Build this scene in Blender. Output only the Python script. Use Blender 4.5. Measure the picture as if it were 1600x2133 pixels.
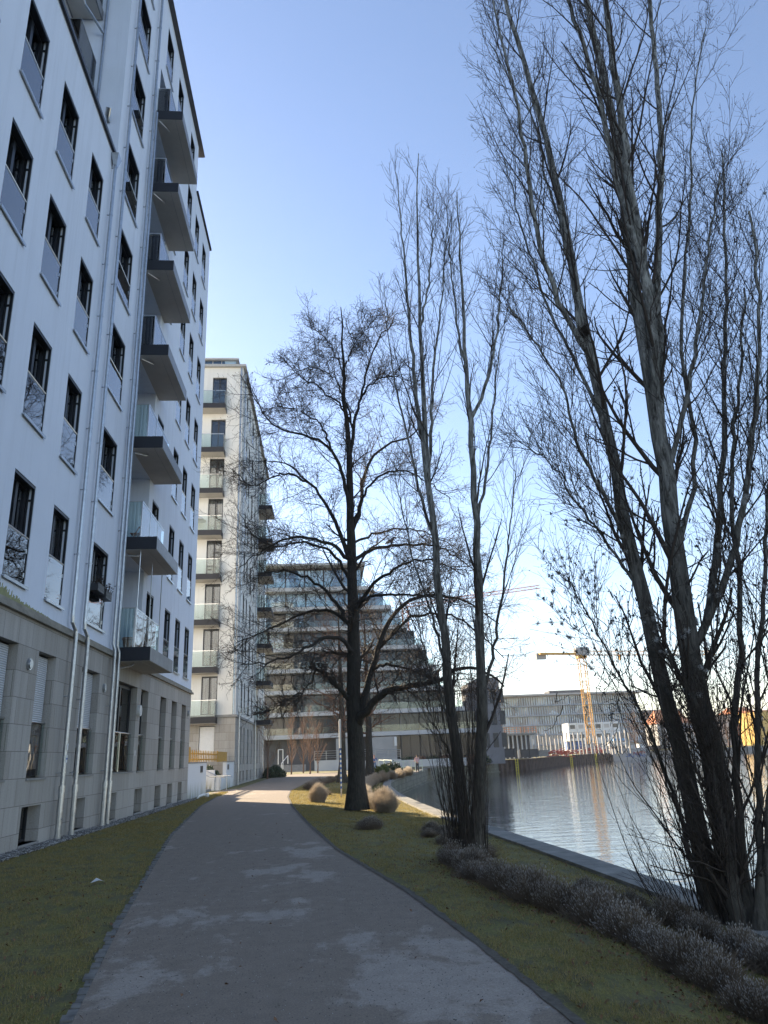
import bpy, math, random
import numpy as np
from mathutils import Vector, Matrix
R_ = math.radians
random.seed(7); rng = np.random.default_rng(11)
scene = bpy.context.scene
for o in list(bpy.data.objects): bpy.data.objects.remove(o)
COL = scene.collection

# ------------------------------------------------------------ camera, sky, sun, exposure
F, PITCH, ROLL, CZ, YAW = 1530.0, R_(18.36), R_(2.365), 1.6, R_(4.975)
hv = Vector((math.sin(YAW), math.cos(YAW), 0))
fwd = hv*math.cos(PITCH) + Vector((0, 0, math.sin(PITCH)))
rgt0 = Vector((math.cos(YAW), -math.sin(YAW), 0)); up0 = rgt0.cross(fwd)
rgt = rgt0*math.cos(ROLL) - up0*math.sin(ROLL); upv = rgt0*math.sin(ROLL) + up0*math.cos(ROLL)
cam = bpy.data.objects.new('camera', bpy.data.cameras.new('camera')); COL.objects.link(cam)
M = Matrix((rgt, upv, -fwd)).transposed().to_4x4(); M.translation = Vector((0, 0, CZ)); cam.matrix_world = M
cam.data.sensor_fit = 'VERTICAL'; cam.data.sensor_height = 32; cam.data.lens = 32*F/2133
cam.data.clip_end = 8000; cam.data.clip_start = 0.05
scene.camera = cam
SUN_EL, SUN_AZ = R_(24), R_(-35.5)          # azimuth from +Y, clockwise positive
world = bpy.data.worlds.new('World'); scene.world = world; world.use_nodes = True
wn = world.node_tree.nodes; wl = world.node_tree.links
bg = wn['Background']; sky = wn.new('ShaderNodeTexSky'); sky.sky_type = 'NISHITA'; sky.sun_disc = False
sky.sun_elevation = SUN_EL; sky.sun_rotation = SUN_AZ; sky.air_density = 1.0; sky.dust_density = .25; sky.ozone_density = 1.6
tint = wn.new('ShaderNodeMix'); tint.data_type = 'RGBA'; tint.blend_type = 'MULTIPLY'; tint.inputs[0].default_value = 1; tint.inputs[7].default_value = (1.05, .965, .96, 1)
wl.new(sky.outputs[0], tint.inputs[6]); wl.new(tint.outputs[2], bg.inputs[0]); bg.inputs[1].default_value = 0.09
sl = bpy.data.lights.new('sun', 'SUN'); sl.energy = 5.0; sl.angle = R_(0.53); sl.color = (1, .83, .60)
sun = bpy.data.objects.new('sun', sl); COL.objects.link(sun)
sd = Vector((math.sin(SUN_AZ)*math.cos(SUN_EL), math.cos(SUN_AZ)*math.cos(SUN_EL), math.sin(SUN_EL)))
sun.rotation_euler = sd.to_track_quat('Z', 'Y').to_euler()
scene.view_settings.view_transform = 'Standard'; scene.view_settings.look = 'None'
scene.view_settings.exposure = 1.70; scene.view_settings.gamma = 1

def ray(x, y):
    return fwd + rgt*((x-800)/F) + upv*((1066.5-y)/F)
def at(x, y, Y):
    "point of the place seen at a pixel, at distance Y down the path"
    d = ray(x, y); return Vector((0, 0, CZ)) + d*(Y/d.y)

# ------------------------------------------------------------ materials
def newmat(name):
    m = bpy.data.materials.new(name); m.use_nodes = True
    nt = m.node_tree; return m, nt.nodes, nt.links, nt.nodes['Principled BSDF']
def ramp(n, l, fac, stops):
    r = n.new('ShaderNodeValToRGB'); l.new(fac, r.inputs[0])
    while len(r.color_ramp.elements) < len(stops): r.color_ramp.elements.new(.5)
    for e, (p, c) in zip(r.color_ramp.elements, stops):
        e.position = p; e.color = (*c, 1)
    return r.outputs[0]
def noise(n, l, scale, detail=5, vec=None, rough=.6, dist=0):
    t = n.new('ShaderNodeTexNoise'); t.inputs['Scale'].default_value = scale; t.inputs['Detail'].default_value = detail
    t.inputs['Roughness'].default_value = rough; t.inputs['Distortion'].default_value = dist
    if vec: l.new(vec, t.inputs[0])
    return t.outputs[0]
def coords(n, l, scale=(1, 1, 1), rot=(0, 0, 0), kind='Object', loc=(0, 0, 0)):
    tc = n.new('ShaderNodeTexCoord'); mp = n.new('ShaderNodeMapping')
    mp.inputs['Scale'].default_value = scale; mp.inputs['Rotation'].default_value = rot; mp.inputs['Location'].default_value = loc
    l.new(tc.outputs[kind], mp.inputs[0]); return mp.outputs[0]
def mixc(n, l, fac, a, b, mode='MIX'):
    m = n.new('ShaderNodeMix'); m.data_type = 'RGBA'; m.blend_type = mode
    for s, v in ((m.inputs[0], fac), (m.inputs[6], a), (m.inputs[7], b)):
        if isinstance(v, (int, float)): s.default_value = v
        elif isinstance(v, tuple): s.default_value = (*v, 1)
        else: l.new(v, s)
    return m.outputs[2]
def bump(n, l, b, h, s=.3, d=.02):
    k = n.new('ShaderNodeBump'); k.inputs['Strength'].default_value = s; k.inputs['Distance'].default_value = d
    l.new(h, k.inputs['Height']); l.new(k.outputs[0], b.inputs['Normal'])
def simple(name, c, rough=.6, metal=0, var=.12, scale=6, bmp=0):
    m, n, l, b = newmat(name)
    v = coords(n, l); f = noise(n, l, scale, 6, v)
    d = tuple(x*(1-var) for x in c); e = tuple(min(1, x*(1+var)) for x in c)
    l.new(ramp(n, l, f, [(.3, d), (.7, e)]), b.inputs['Base Color'])
    b.inputs['Roughness'].default_value = rough; b.inputs['Metallic'].default_value = metal
    if bmp: bump(n, l, b, f, bmp)
    return m
def render_mat(name, c):
    m, n, l, b = newmat(name)
    big = noise(n, l, .35, 5, coords(n, l)); streak = noise(n, l, 1, 7, coords(n, l, (3.4, 3.4, .14)), .7)
    a = mixc(n, l, ramp(n, l, big, [(.35, (0, 0, 0)), (.7, (1, 1, 1))]), tuple(x*.93 for x in c), c)
    a = mixc(n, l, ramp(n, l, streak, [(.48, (0, 0, 0)), (.75, (.6, .6, .6))]), a, tuple(x*.76 for x in c))
    l.new(a, b.inputs['Base Color']); b.inputs['Roughness'].default_value = .9
    bump(n, l, b, noise(n, l, 120, 3, coords(n, l)), .15, .01); return m
def stone_mat(name, axis='y'):
    m, n, l, b = newmat(name)
    tc = n.new('ShaderNodeTexCoord'); sx = n.new('ShaderNodeSeparateXYZ'); l.new(tc.outputs['Object'], sx.inputs[0])
    cx = n.new('ShaderNodeCombineXYZ'); ad = n.new('ShaderNodeMath'); ad.operation = 'ADD'
    l.new(sx.outputs[0], ad.inputs[0]); l.new(sx.outputs[1], ad.inputs[1])
    l.new(ad.outputs[0], cx.inputs[0])
    az = n.new('ShaderNodeMath'); az.operation = 'ADD'; l.new(sx.outputs[2], az.inputs[0]); az.inputs[1].default_value = -4.22+.5556*8
    l.new(az.outputs[0], cx.inputs[1])
    br = n.new('ShaderNodeTexBrick'); l.new(cx.outputs[0], br.inputs[0]); br.inputs['Scale'].default_value = 1
    br.inputs['Brick Width'].default_value = .78; br.inputs['Row Height'].default_value = .5556; br.inputs['Mortar Size'].default_value = .007
    br.inputs['Mortar Smooth'].default_value = .1; br.offset = .37; br.inputs['Bias'].default_value = 0
    br.inputs['Color1'].default_value = (.34, .315, .28, 1); br.inputs['Color2'].default_value = (.46, .435, .40, 1); br.inputs['Mortar'].default_value = (.10, .09, .08, 1)
    st = noise(n, l, 1, 7, coords(n, l, (5, 5, .3)), .7); sp = noise(n, l, 40, 4, coords(n, l))
    a = mixc(n, l, ramp(n, l, st, [(.4, (0, 0, 0)), (.75, (.55, .55, .55))]), br.outputs[0], (.20, .175, .145))
    a = mixc(n, l, .18, a, ramp(n, l, sp, [(.35, (.12, .1, .09)), (.6, (.6, .57, .5))]), 'MIX')
    l.new(a, b.inputs['Base Color']); b.inputs['Roughness'].default_value = .75
    bump(n, l, b, sp, .15, .01); return m
def glass_mat(name, tint=(.85, .92, .92), refl=1.0, ior=1.5, fac=None):
    m = bpy.data.materials.new(name); m.use_nodes = True; n = m.node_tree.nodes; l = m.node_tree.links
    n.remove(n['Principled BSDF']); out = n['Material Output']
    tr = n.new('ShaderNodeBsdfTransparent'); tr.inputs[0].default_value = (*tint, 1)
    gl = n.new('ShaderNodeBsdfGlossy'); gl.inputs['Roughness'].default_value = .012; gl.inputs[0].default_value = (refl, refl, refl, 1)
    fr = n.new('ShaderNodeFresnel'); fr.inputs[0].default_value = ior
    mx = n.new('ShaderNodeMixShader'); l.new(fr.outputs[0], mx.inputs[0]); l.new(tr.outputs[0], mx.inputs[1]); l.new(gl.outputs[0], mx.inputs[2])
    bm = n.new('ShaderNodeBump'); bm.inputs['Strength'].default_value = .06; bm.inputs['Distance'].default_value = .02
    l.new(noise(n, l, 1.1, 2, coords(n, l)), bm.inputs['Height']); l.new(bm.outputs[0], gl.inputs['Normal'])
    l.new(mx.outputs[0], out.inputs[0]); return m
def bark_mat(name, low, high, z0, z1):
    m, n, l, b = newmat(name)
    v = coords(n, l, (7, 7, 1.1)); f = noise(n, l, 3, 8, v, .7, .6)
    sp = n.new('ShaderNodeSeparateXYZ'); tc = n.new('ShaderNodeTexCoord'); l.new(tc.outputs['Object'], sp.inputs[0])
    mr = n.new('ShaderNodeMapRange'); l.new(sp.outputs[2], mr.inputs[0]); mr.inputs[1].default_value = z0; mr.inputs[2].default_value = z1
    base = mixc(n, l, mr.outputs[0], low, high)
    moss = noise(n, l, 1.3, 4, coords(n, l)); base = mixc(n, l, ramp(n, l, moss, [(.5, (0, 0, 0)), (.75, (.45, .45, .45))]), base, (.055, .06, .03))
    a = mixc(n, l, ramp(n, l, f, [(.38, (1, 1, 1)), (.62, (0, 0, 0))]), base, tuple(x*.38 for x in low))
    l.new(a, b.inputs['Base Color']); b.inputs['Roughness'].default_value = .95; bump(n, l, b, f, .8, .04); return m

MT = {}
MT['render'] = render_mat('white_render', (.77, .82, .91))
MT['render2'] = render_mat('cream_render', (.78, .76, .71))
MT['stone'] = stone_mat('travertine')
MT['zinc'] = simple('zinc', (.42, .44, .46), .32, .9, .15, 9)
MT['dark'] = simple('anthracite', (.022, .024, .028), .4, .3, .1)
MT['slabdark'] = simple('balcony_fascia', (.012, .013, .018), .6, 0, .15)
MT['slabgrey'] = simple('balcony_fascia_grey', (.22, .225, .24), .5, .2, .2, 3)
MT['soffit'] = simple('balcony_soffit', (.50, .47, .43), .9, 0, .07, 2)
MT['steel'] = simple('stainless_steel', (.55, .55, .54), .28, 1, .08)
MT['white'] = simple('white_paint', (.74, .74, .72), .5, 0, .05)
MT['pane'] = glass_mat('window_glass', (.68, .72, .74), 1, 1.7)
MT['guard_win'] = glass_mat('window_guard_glass', (.72, .82, .85), 1, 2.7)
MT['guard'] = glass_mat('guard_glass', (.80, .90, .88), 1, 1.9)
MT['guard_far'] = glass_mat('far_guard_glass', (.84, .90, .89), 1, 1.5)
m, n, l, b = newmat('curtain'); f = noise(n, l, 1, 4, coords(n, l, (9, 9, .25)))
l.new(ramp(n, l, f, [(.35, (.16, .165, .17)), (.6, (.42, .42, .41))]), b.inputs['Base Color']); b.inputs['Roughness'].default_value = .9; MT['curtain'] = m
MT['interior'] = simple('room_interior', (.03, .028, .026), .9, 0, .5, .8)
m, n, l, b = newmat('roller_shutter'); w = n.new('ShaderNodeTexWave'); w.bands_direction = 'Z'; w.inputs['Scale'].default_value = 6.5
l.new(coords(n, l), w.inputs[0]); l.new(ramp(n, l, w.outputs[0], [(.0, (.28, .29, .3)), (.35, (.62, .63, .64))]), b.inputs['Base Color']); b.inputs['Roughness'].default_value = .5; bump(n, l, b, w.outputs[0], .5, .02); MT['shutter'] = m
MT['terracotta'] = simple('terracotta', (.36, .13, .06), .8)
MT['orangewood'] = simple('orange_wood', (.42, .11, .03), .6)
MT['yellow_fence'] = simple('yellow_stained_wood', (.52, .27, .025), .6, 0, .15, 12)
MT['black'] = simple('black_plastic', (.02, .02, .022), .5)
MT['concrete'] = simple('concrete', (.27, .26, .24), .9, 0, .18, 2.5, .2)
MT['darkconcrete'] = simple('dark_cladding', (.075, .075, .08), .8, 0, .15, 1)
MT['ribbon'] = simple('white_ribbon', (.50, .50, .50), .6, 0, .05, 1)
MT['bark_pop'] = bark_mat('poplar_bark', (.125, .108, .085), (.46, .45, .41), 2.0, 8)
MT['bark_lin'] = bark_mat('linden_bark', (.06, .052, .04), (.055, .045, .036), 0, 12)
MT['twig'] = simple('twig_bark', (.06, .045, .034), .9)
MT['twig_grey'] = simple('grey_twig_bark', (.13, .115, .095), .9)
MT['twig_red'] = simple('reddish_twigs', (.16, .085, .05), .9)
MT['deadleaf'] = simple('dead_leaf', (.17, .08, .035), .8, 0, .45, 5)
MT['darkleaf'] = simple('shrivelled_leaf', (.035, .024, .017), .9, 0, .3, 5)
MT['fluff'] = simple('seed_fluff', (.55, .54, .52), .9)
MT['lav'] = simple('lavender_stem', (.17, .125, .085), .9, 0, .3, 5)
MT['lavtip'] = simple('lavender_seedhead', (.36, .325, .285), .9, 0, .5, 9)
MT['lavwarm'] = simple('dry_lavender', (.50, .42, .33), .9, 0, .25, 7)
MT['green'] = simple('evergreen_leaf', (.035, .055, .022), .7, 0, .35, 5)
MT['yellow'] = simple('yellow_crane_paint', (.66, .33, .02), .45, 0, .1)
MT['rust'] = simple('rusty_sheet_pile', (.085, .055, .042), .8, .1, .35, 1.5)
MT['yellowpaint'] = simple('yellow_ladder_paint', (.62, .5, .03), .6)
MT['blue'] = simple('blue_paint', (.04, .12, .36), .6)
MT['bluetarp'] = simple('blue_tarp', (.08, .3, .6), .6)
MT['red'] = simple('red_paint', (.38, .06, .03), .6)
MT['orange'] = simple('orange_tile', (.56, .19, .07), .8, 0, .15, 1)
MT['ochre'] = simple('ochre_render', (.60, .38, .08), .85)
MT['greyrender'] = simple('grey_render', (.38, .37, .36), .85, 0, .1, .6)
MT['greenmetal'] = simple('pale_green_rail', (.42, .5, .44), .5)
MT['skin'] = simple('skin', (.48, .27, .19), .6)
MT['jeans'] = simple('jeans', (.07, .13, .26), .9); MT['bluejacket'] = simple('blue_jacket', (.05, .09, .25), .8)
MT['pink'] = simple('pink_jacket', (.62, .38, .38), .8); MT['hair'] = simple('dark_hair', (.03, .02, .015), .7)
MT['darkwear'] = simple('dark_clothes', (.04, .04, .05), .8)
MT['bird'] = simple('pigeon_feather', (.09, .09, .1), .8)
# farglass: glazed facades far off, mirror-like with pale blinds behind
MT['farglass'] = simple('glazing', (.022, .035, .048), .06, 0, .2, .5); 
MT['farglass'].node_tree.nodes['Principled BSDF'].inputs['IOR'].default_value = 1.42
m, n, l, b = newmat('blue_glazing'); v = coords(n, l, (.35, .35, .3)); vo = n.new('ShaderNodeTexVoronoi'); l.new(v, vo.inputs[0]); vo.inputs['Scale'].default_value = 1
sp = n.new('ShaderNodeSeparateColor'); l.new(vo.outputs['Color'], sp.inputs[0])
l.new(ramp(n, l, sp.outputs[0], [(.2, (.04, .09, .17)), (.5, (.12, .25, .40)), (.85, (.36, .50, .62))]), b.inputs['Base Color']); b.inputs['Roughness'].default_value = .12; b.inputs['IOR'].default_value = 1.8; MT['blueglass'] = m

# ------------------------------------------------------------ mesh helpers
def np_mesh(name, V, faces):
    "faces: list of (m,k) int arrays"
    me = bpy.data.meshes.new(name); V = np.asarray(V, np.float32)
    loops = np.concatenate([f.ravel() for f in faces]).astype(np.int32)
    tot = np.concatenate([np.full(len(f), f.shape[1]) for f in faces]).astype(np.int32)
    st = np.concatenate([[0], np.cumsum(tot)[:-1]]).astype(np.int32)
    me.vertices.add(len(V)); me.vertices.foreach_set('co', V.ravel())
    me.loops.add(len(loops)); me.loops.foreach_set('vertex_index', loops)
    me.polygons.add(len(tot)); me.polygons.foreach_set('loop_start', st); me.polygons.foreach_set('loop_total', tot)
    me.update(calc_edges=True); return me
def link(name, me, mat, parent=None, loc=None):
    o = bpy.data.objects.new(name, me); COL.objects.link(o)
    for mm in (mat if isinstance(mat, (list, tuple)) else [mat]): me.materials.append(mm)
    if parent: o.parent = parent
    if loc: o.location = loc
    return o
def tag(o, label=None, cat=None, group=None, kind=None):
    if label: o['label'] = label
    if cat: o['category'] = cat
    if group: o['group'] = group
    if kind: o['kind'] = kind
    return o
def empty(name, loc=(0, 0, 0), rz=0):
    o = bpy.data.objects.new(name, None); COL.objects.link(o); o.location = loc; o.rotation_euler.z = rz; o.empty_display_size = .2; return o
def copy_tree(o, parent=None):
    c = o.copy(); COL.objects.link(c); c.parent = parent
    for ch in KIDS.get(o.name, [x for x in o.children]): copy_tree(ch, c)
    return c
KIDS = {}
class MB:
    def __init__(s): s.v = []; s.f = []; s.m = []; s.k = 0
    def face(s, pts):
        i = len(s.v); s.v += [tuple(p) for p in pts]; s.f.append(tuple(range(i, i+len(pts)))); s.m.append(s.k)
    def box(s, a, b):
        x0, y0, z0 = a; x1, y1, z1 = b; i = len(s.v)
        s.v += [(x0, y0, z0), (x1, y0, z0), (x1, y1, z0), (x0, y1, z0), (x0, y0, z1), (x1, y0, z1), (x1, y1, z1), (x0, y1, z1)]
        for q in ((0, 3, 2, 1), (4, 5, 6, 7), (0, 1, 5, 4), (1, 2, 6, 5), (2, 3, 7, 6), (3, 0, 4, 7)): s.f.append(tuple(i+j for j in q)); s.m.append(s.k)
        return s
    def bar(s, p, q, w, h=None):
        "rectangular bar from p to q"
        p, q = Vector(p), Vector(q); h = h or w; d = (q-p).normalized()
        a = d.cross(Vector((0, 0, 1)));
        if a.length < .01: a = Vector((1, 0, 0))
        a.normalize(); c = a.cross(d); i = len(s.v)
        for e in (p, q):
            for sx, sy in ((-1, -1), (1, -1), (1, 1), (-1, 1)): s.v.append(tuple(e + a*sx*w/2 + c*sy*h/2))
        for f in ((0, 1, 2, 3), (7, 6, 5, 4), (0, 4, 5, 1), (1, 5, 6, 2), (2, 6, 7, 3), (3, 7, 4, 0)): s.f.append(tuple(i+j for j in f)); s.m.append(s.k)
        return s
    def tube(s, pts, rad, n=8, cap=True):
        pts = [Vector(p) for p in pts]; rad = rad if isinstance(rad, (list, tuple)) else [rad]*len(pts)
        i = len(s.v); ref = None
        for k, p in enumerate(pts):
            t = (pts[min(k+1, len(pts)-1)] - pts[max(k-1, 0)]).normalized()
            if ref is None: ref = t.orthogonal().normalized()
            ref = (ref - t*ref.dot(t)).normalized(); c = t.cross(ref)
            for j in range(n):
                a = 2*math.pi*j/n; s.v.append(tuple(p + (ref*math.cos(a) + c*math.sin(a))*rad[k]))
        for k in range(len(pts)-1):
            for j in range(n): s.f.append((i+k*n+j, i+k*n+(j+1) % n, i+(k+1)*n+(j+1) % n, i+(k+1)*n+j)); s.m.append(s.k)
        if cap:
            s.f.append(tuple(i+j for j in reversed(range(n)))); s.m.append(s.k)
            e = i+(len(pts)-1)*n; s.f.append(tuple(e+j for j in range(n))); s.m.append(s.k)
        return s
    def build(s, name, mat, parent=None, loc=None, smooth=False, bevel=0):
        me = bpy.data.meshes.new(name); me.from_pydata(s.v, [], s.f)
        o = link(name, me, mat, parent, loc)
        if isinstance(mat, (list, tuple)): me.polygons.foreach_set('material_index', s.m)
        if smooth: me.polygons.foreach_set('use_smooth', [True]*len(s.f))
        if bevel:
            bv = o.modifiers.new('bevel', 'BEVEL'); bv.width = bevel; bv.segments = 2; bv.limit_method = 'ANGLE'
        return o
def box(name, a, b, mat, parent=None, bevel=0): return MB().box(a, b).build(name, mat, parent, bevel=bevel)

# ------------------------------------------------------------ terrain
QUAY = [(3.6, -1600), (3.6, -14), (4.2, 0), (4.6, 6), (4.66, 8.8), (4.63, 9.9), (4.56, 11.7), (4.4, 15), (4.08, 20), (3.85, 23.2), (3.68, 27.6), (3.6, 31), (3.56, 36.6), (3.64, 41.3), (3.98, 49.7), (4.78, 58.8),
        (5.9, 65.9), (7.4, 73), (9.2, 81), (11.4, 91), (14.2, 103), (19, 113), (27.9, 125), (33.8, 129.1), (50.9, 162.2), (66.7, 179.1), (83.5, 208.5), (96.5, 210.5), (160, 216), (420, 230), (1500, 260)]
PL = [(-.9, -14), (-1.7, 5.8), (-2.2, 8.9), (-2.84, 13.4), (-3.69, 19.4), (-4.92, 31.4), (-5.35, 38.5), (-5.56, 50.7), (-5.46, 74), (-3.6, 90), (-1.5, 99)]
PR = [(2.2, -14), (1.5, 5.15), (1.28, 7.4), (.97, 10), (.15, 14.8), (-.54, 21), (-1.28, 28.7), (-1.79, 36), (-1.98, 42.6), (-1.43, 56.7), (.4, 70), (2.4, 80), (4.5, 86)]
def interp(tab, Y):
    ys = [p[1] for p in tab]; xs = [p[0] for p in tab]; return float(np.interp(Y, ys, xs))
QZ = -.24
def gz(X, Y):
    pr = interp(PR, Y); q = interp(QUAY, Y)-.5
    if X <= pr: return 0.0
    t = min(1, max(0, (X-pr)/max(.1, q-pr))); return QZ*t*t*(3-2*t) if Y < 60 else QZ*t*max(0, min(1, (110-Y)/50))
rows = []
ys = [-1500, -300, -60] + list(np.arange(-14, 3, 1.5)) + list(np.arange(3, 30, .35)) + list(np.arange(30, 62, 1.2)) + list(np.arange(62, 118, 2.5)) + [118, 125]
for Y in ys:
    q = interp(QUAY, Y)-.45; pl = interp(PL, Y); pr = interp(PR, Y)
    xs = [-1500, -300, -60, -20, -8] + list(np.linspace(-6.6, pl, 9)) + list(np.linspace(pl, min(pr, q-.3), 5))[1:] + list(np.linspace(min(pr, q-.3), q, 12))[1:]
    rows.append([(x, Y, gz(x, Y) + (.012*math.sin(x*3.1+Y*1.7)*math.sin(Y*2.3-x) if pl-.2 > x > -6.6 or x > pr+.2 else -.004 if abs(x) < 30 else 0)) for x in xs])
NX = len(rows[0])
for (qx, qy) in [(27.9-.45, 125.5), (33.8, 129.4), (50.9, 162.4), (66.7, 179.3), (83.5, 208.8), (96.5, 211), (160, 216.5), (420, 230.5), (1500, 260), (1500, 3000)]:
    xs = list(np.linspace(-1500, qx, NX)); rows.append([(x, qy, 0.0) for x in xs])
V = np.array(rows).reshape(-1, 3); idx = np.arange(len(V)).reshape(len(rows), NX)
fc = np.stack([idx[:-1, :-1], idx[:-1, 1:], idx[1:, 1:], idx[1:, :-1]], -1).reshape(-1, 4)
m, n, l, b = newmat('winter_lawn')
f1 = noise(n, l, .8, 6, coords(n, l), .65); f2 = noise(n, l, 9, 8, coords(n, l), .8); f3 = noise(n, l, 45, 4, coords(n, l, (1, .5, 1)), .9)
c1 = ramp(n, l, f1, [(.3, (.15, .14, .016)), (.5, (.27, .215, .05)), (.68, (.32, .24, .08))])
c2 = ramp(n, l, f2, [(.35, (.11, .11, .012)), (.55, (.26, .225, .05)), (.75, (.38, .31, .10))])
a = mixc(n, l, .5, c1, c2); f5 = noise(n, l, 3.2, 7, coords(n, l, (1, .7, 1)), .75); a = mixc(n, l, ramp(n, l, f5, [(.47, (0, 0, 0)), (.62, (.9, .9, .9))]), a, (.11, .09, .055)); a = mixc(n, l, ramp(n, l, f3, [(.4, (.75, .75, .75)), (.65, (.0, .0, .0))]), a, (.05, .055, .015))
l.new(a, b.inputs['Base Color']); b.inputs['Roughness'].default_value = .95; bump(n, l, b, f2, .35, .03); MT['lawn'] = m
lawn = link('lawn', np_mesh('lawn', V, [fc]), MT['lawn']); tag(lawn, kind='structure')
# path
m, n, l, b = newmat('compacted_path')
wet = noise(n, l, .62, 9, coords(n, l, (1, .75, 1), loc=(3, 1, 0)), .68, .25); fine = noise(n, l, 70, 8, coords(n, l), .8); track = noise(n, l, 1, 4, coords(n, l, (7, .35, 1)), .5, .2); mid = noise(n, l, 5, 5, coords(n, l))
a = mixc(n, l, ramp(n, l, track, [(.45, (0, 0, 0)), (.7, (.5, .5, .5))]), (.38, .32, .265), (.30, .25, .205))
a = mixc(n, l, .4, a, ramp(n, l, fine, [(.4, (.06, .05, .042)), (.6, (.56, .475, .39))]))
a = mixc(n, l, .25, a, ramp(n, l, mid, [(.3, (.16, .135, .11)), (.7, (.44, .37, .31))]))
w2_ = noise(n, l, 2.4, 8, coords(n, l, (1, .5, 1)), .75); wm = n.new('ShaderNodeMath'); wm.operation = 'MULTIPLY_ADD'; l.new(w2_, wm.inputs[0]); wm.inputs[1].default_value = .35; l.new(wet, wm.inputs[2])
tcy = n.new('ShaderNodeTexCoord'); sy_ = n.new('ShaderNodeSeparateXYZ'); l.new(tcy.outputs['Object'], sy_.inputs[0]); my_ = n.new('ShaderNodeMapRange'); l.new(sy_.outputs[1], my_.inputs[0])
for q_, v_ in ((1, 9), (2, 20), (3, .035), (4, .11)): my_.inputs[q_].default_value = v_
wa_ = n.new('ShaderNodeMath'); l.new(wm.outputs[0], wa_.inputs[0]); l.new(my_.outputs[0], wa_.inputs[1]); wm = wa_
a = mixc(n, l, ramp(n, l, wm.outputs[0], [(.63, (0, 0, 0)), (.685, (1, 1, 1))]), a, mixc(n, l, 1.0, a, (.68, .64, .59), 'MULTIPLY'))
l.new(a, b.inputs['Base Color']); b.inputs['Roughness'].default_value = .85; bump(n, l, b, fine, .5, .01); MT['path'] = m
pv = []; py = list(np.arange(-14, 88, 1.0)); 
for Y in py:
    a_, c_ = interp(PL, Y), interp(PR, Y)
    for t in np.linspace(0, 1, 7): pv.append((a_+(c_-a_)*t, Y, .006+.05*t*(1-t)*.6))
ii = np.arange(len(pv)).reshape(len(py), 7); fc = np.stack([ii[:-1, :-1], ii[:-1, 1:], ii[1:, 1:], ii[1:, :-1]], -1).reshape(-1, 4)
tag(link('path', np_mesh('path', pv, [fc]), MT['path']), kind='structure')
mb = MB()
for k in range(12):   # branch of the path curving off right past the trees, and landing before the garden steps
    t0, t1 = k/12, (k+1)/12
    P = lambda t, o: (-5.4+t*22, 86+o+11*math.sin(t*1.5), .012)
    mb.face([P(t0, -1.8), P(t1, -1.8), P(t1, 1.8), P(t0, 1.8)])
mb.face([(-6.55, 44.6, .004), (-5.3, 44.0, .004), (-5.4, 50.5, .004), (-6.55, 49.4, .004)])
tag(mb.build('side_path', MT['path']), kind='structure')
# cobble edging on the left of the path, dark soil line right
mb = MB(); y = -2.0
while y < 40:
    ln = random.uniform(.14, .2); x = interp(PL, y); dx = interp(PL, y+ln)-x; w = random.uniform(.05, .09); z = random.uniform(.004, .02)
    mb.face([(x-w, y+.01, z), (x, y+.01, z), (x+dx, y+ln-.015, z), (x+dx-w, y+ln-.015, z)])
    mb.face([(x, y+.01, z), (x, y+.01, -.02), (x+dx, y+ln-.015, -.02), (x+dx, y+ln-.015, z)])
    mb.face([(x-w, y+.01, z), (x-w, y+.01, -.02), (x, y+.01, -.02), (x, y+.01, z)])
    y += ln
tag(mb.build('path_edging', simple('granite_setts', (.15, .14, .125), .8, 0, .5, 7, .3)), kind='structure')
pv = []; py = list(np.arange(-14, 60, .12))
for Y in py:
    x = interp(PR, Y); w = .03+.03*random.random()
    pv += [(x-w*.6, Y, .0145), (x+w*1.1, Y, gz(x+w*1.1, Y)+.015)]
ii = np.arange(len(pv)).reshape(-1, 2); fc = np.stack([ii[:-1, 0], ii[:-1, 1], ii[1:, 1], ii[1:, 0]], -1)
tag(link('soil_strip', np_mesh('soil', pv, [fc]), simple('damp_soil', (.10, .085, .065), .95, 0, .4, 20, .5)), kind='structure')
# gravel strip by the wall
mb = MB(); mb.face([(-6.6, -14, .012), (-6.1, -14, .012), (-6.1, 37.7, .012), (-6.6, 37.7, .012)])
tag(mb.build('gravel_bed', simple('gravel_bed', (.10, .09, .08), .95, 0, .5, 30, .6)), kind='structure')
def scatter_pebbles(name, pts, size, mat, label, cat):
    N = len(pts); base = np.array([(1, 0, 0), (-1, 0, 0), (0, 1, 0), (0, -1, 0), (0, 0, .7), (0, 0, -.7)]); F8 = np.array([(0, 2, 4), (2, 1, 4), (1, 3, 4), (3, 0, 4), (2, 0, 5), (1, 2, 5), (3, 1, 5), (0, 3, 5)])
    s = rng.uniform(.5, 1.2, (N, 1, 3))*size; a = rng.uniform(0, 6.28, N); c, d = np.cos(a), np.sin(a)
    Q = base[None]*s; Q = np.stack([Q[..., 0]*c[:, None]-Q[..., 1]*d[:, None], Q[..., 0]*d[:, None]+Q[..., 1]*c[:, None], Q[..., 2]], -1) + np.asarray(pts)[:, None]
    Fc = (F8[None]+(np.arange(N)*6)[:, None, None]).reshape(-1, 3)
    return tag(link(name, np_mesh(name, Q.reshape(-1, 3), [Fc]), mat), label, cat, kind='stuff')
N = 7000; pts = np.stack([rng.uniform(-6.58, -6.08, N)+rng.normal(0, .03, N), 12+26*rng.random(N)**1.2, np.full(N, .02)], -1)
m, n, l, b = newmat('pebbles'); g = n.new('ShaderNodeTexVoronoi'); g.inputs['Scale'].default_value = 22; l.new(coords(n, l), g.inputs[0]); sp = n.new('ShaderNodeSeparateColor'); l.new(g.outputs['Color'], sp.inputs[0])
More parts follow.
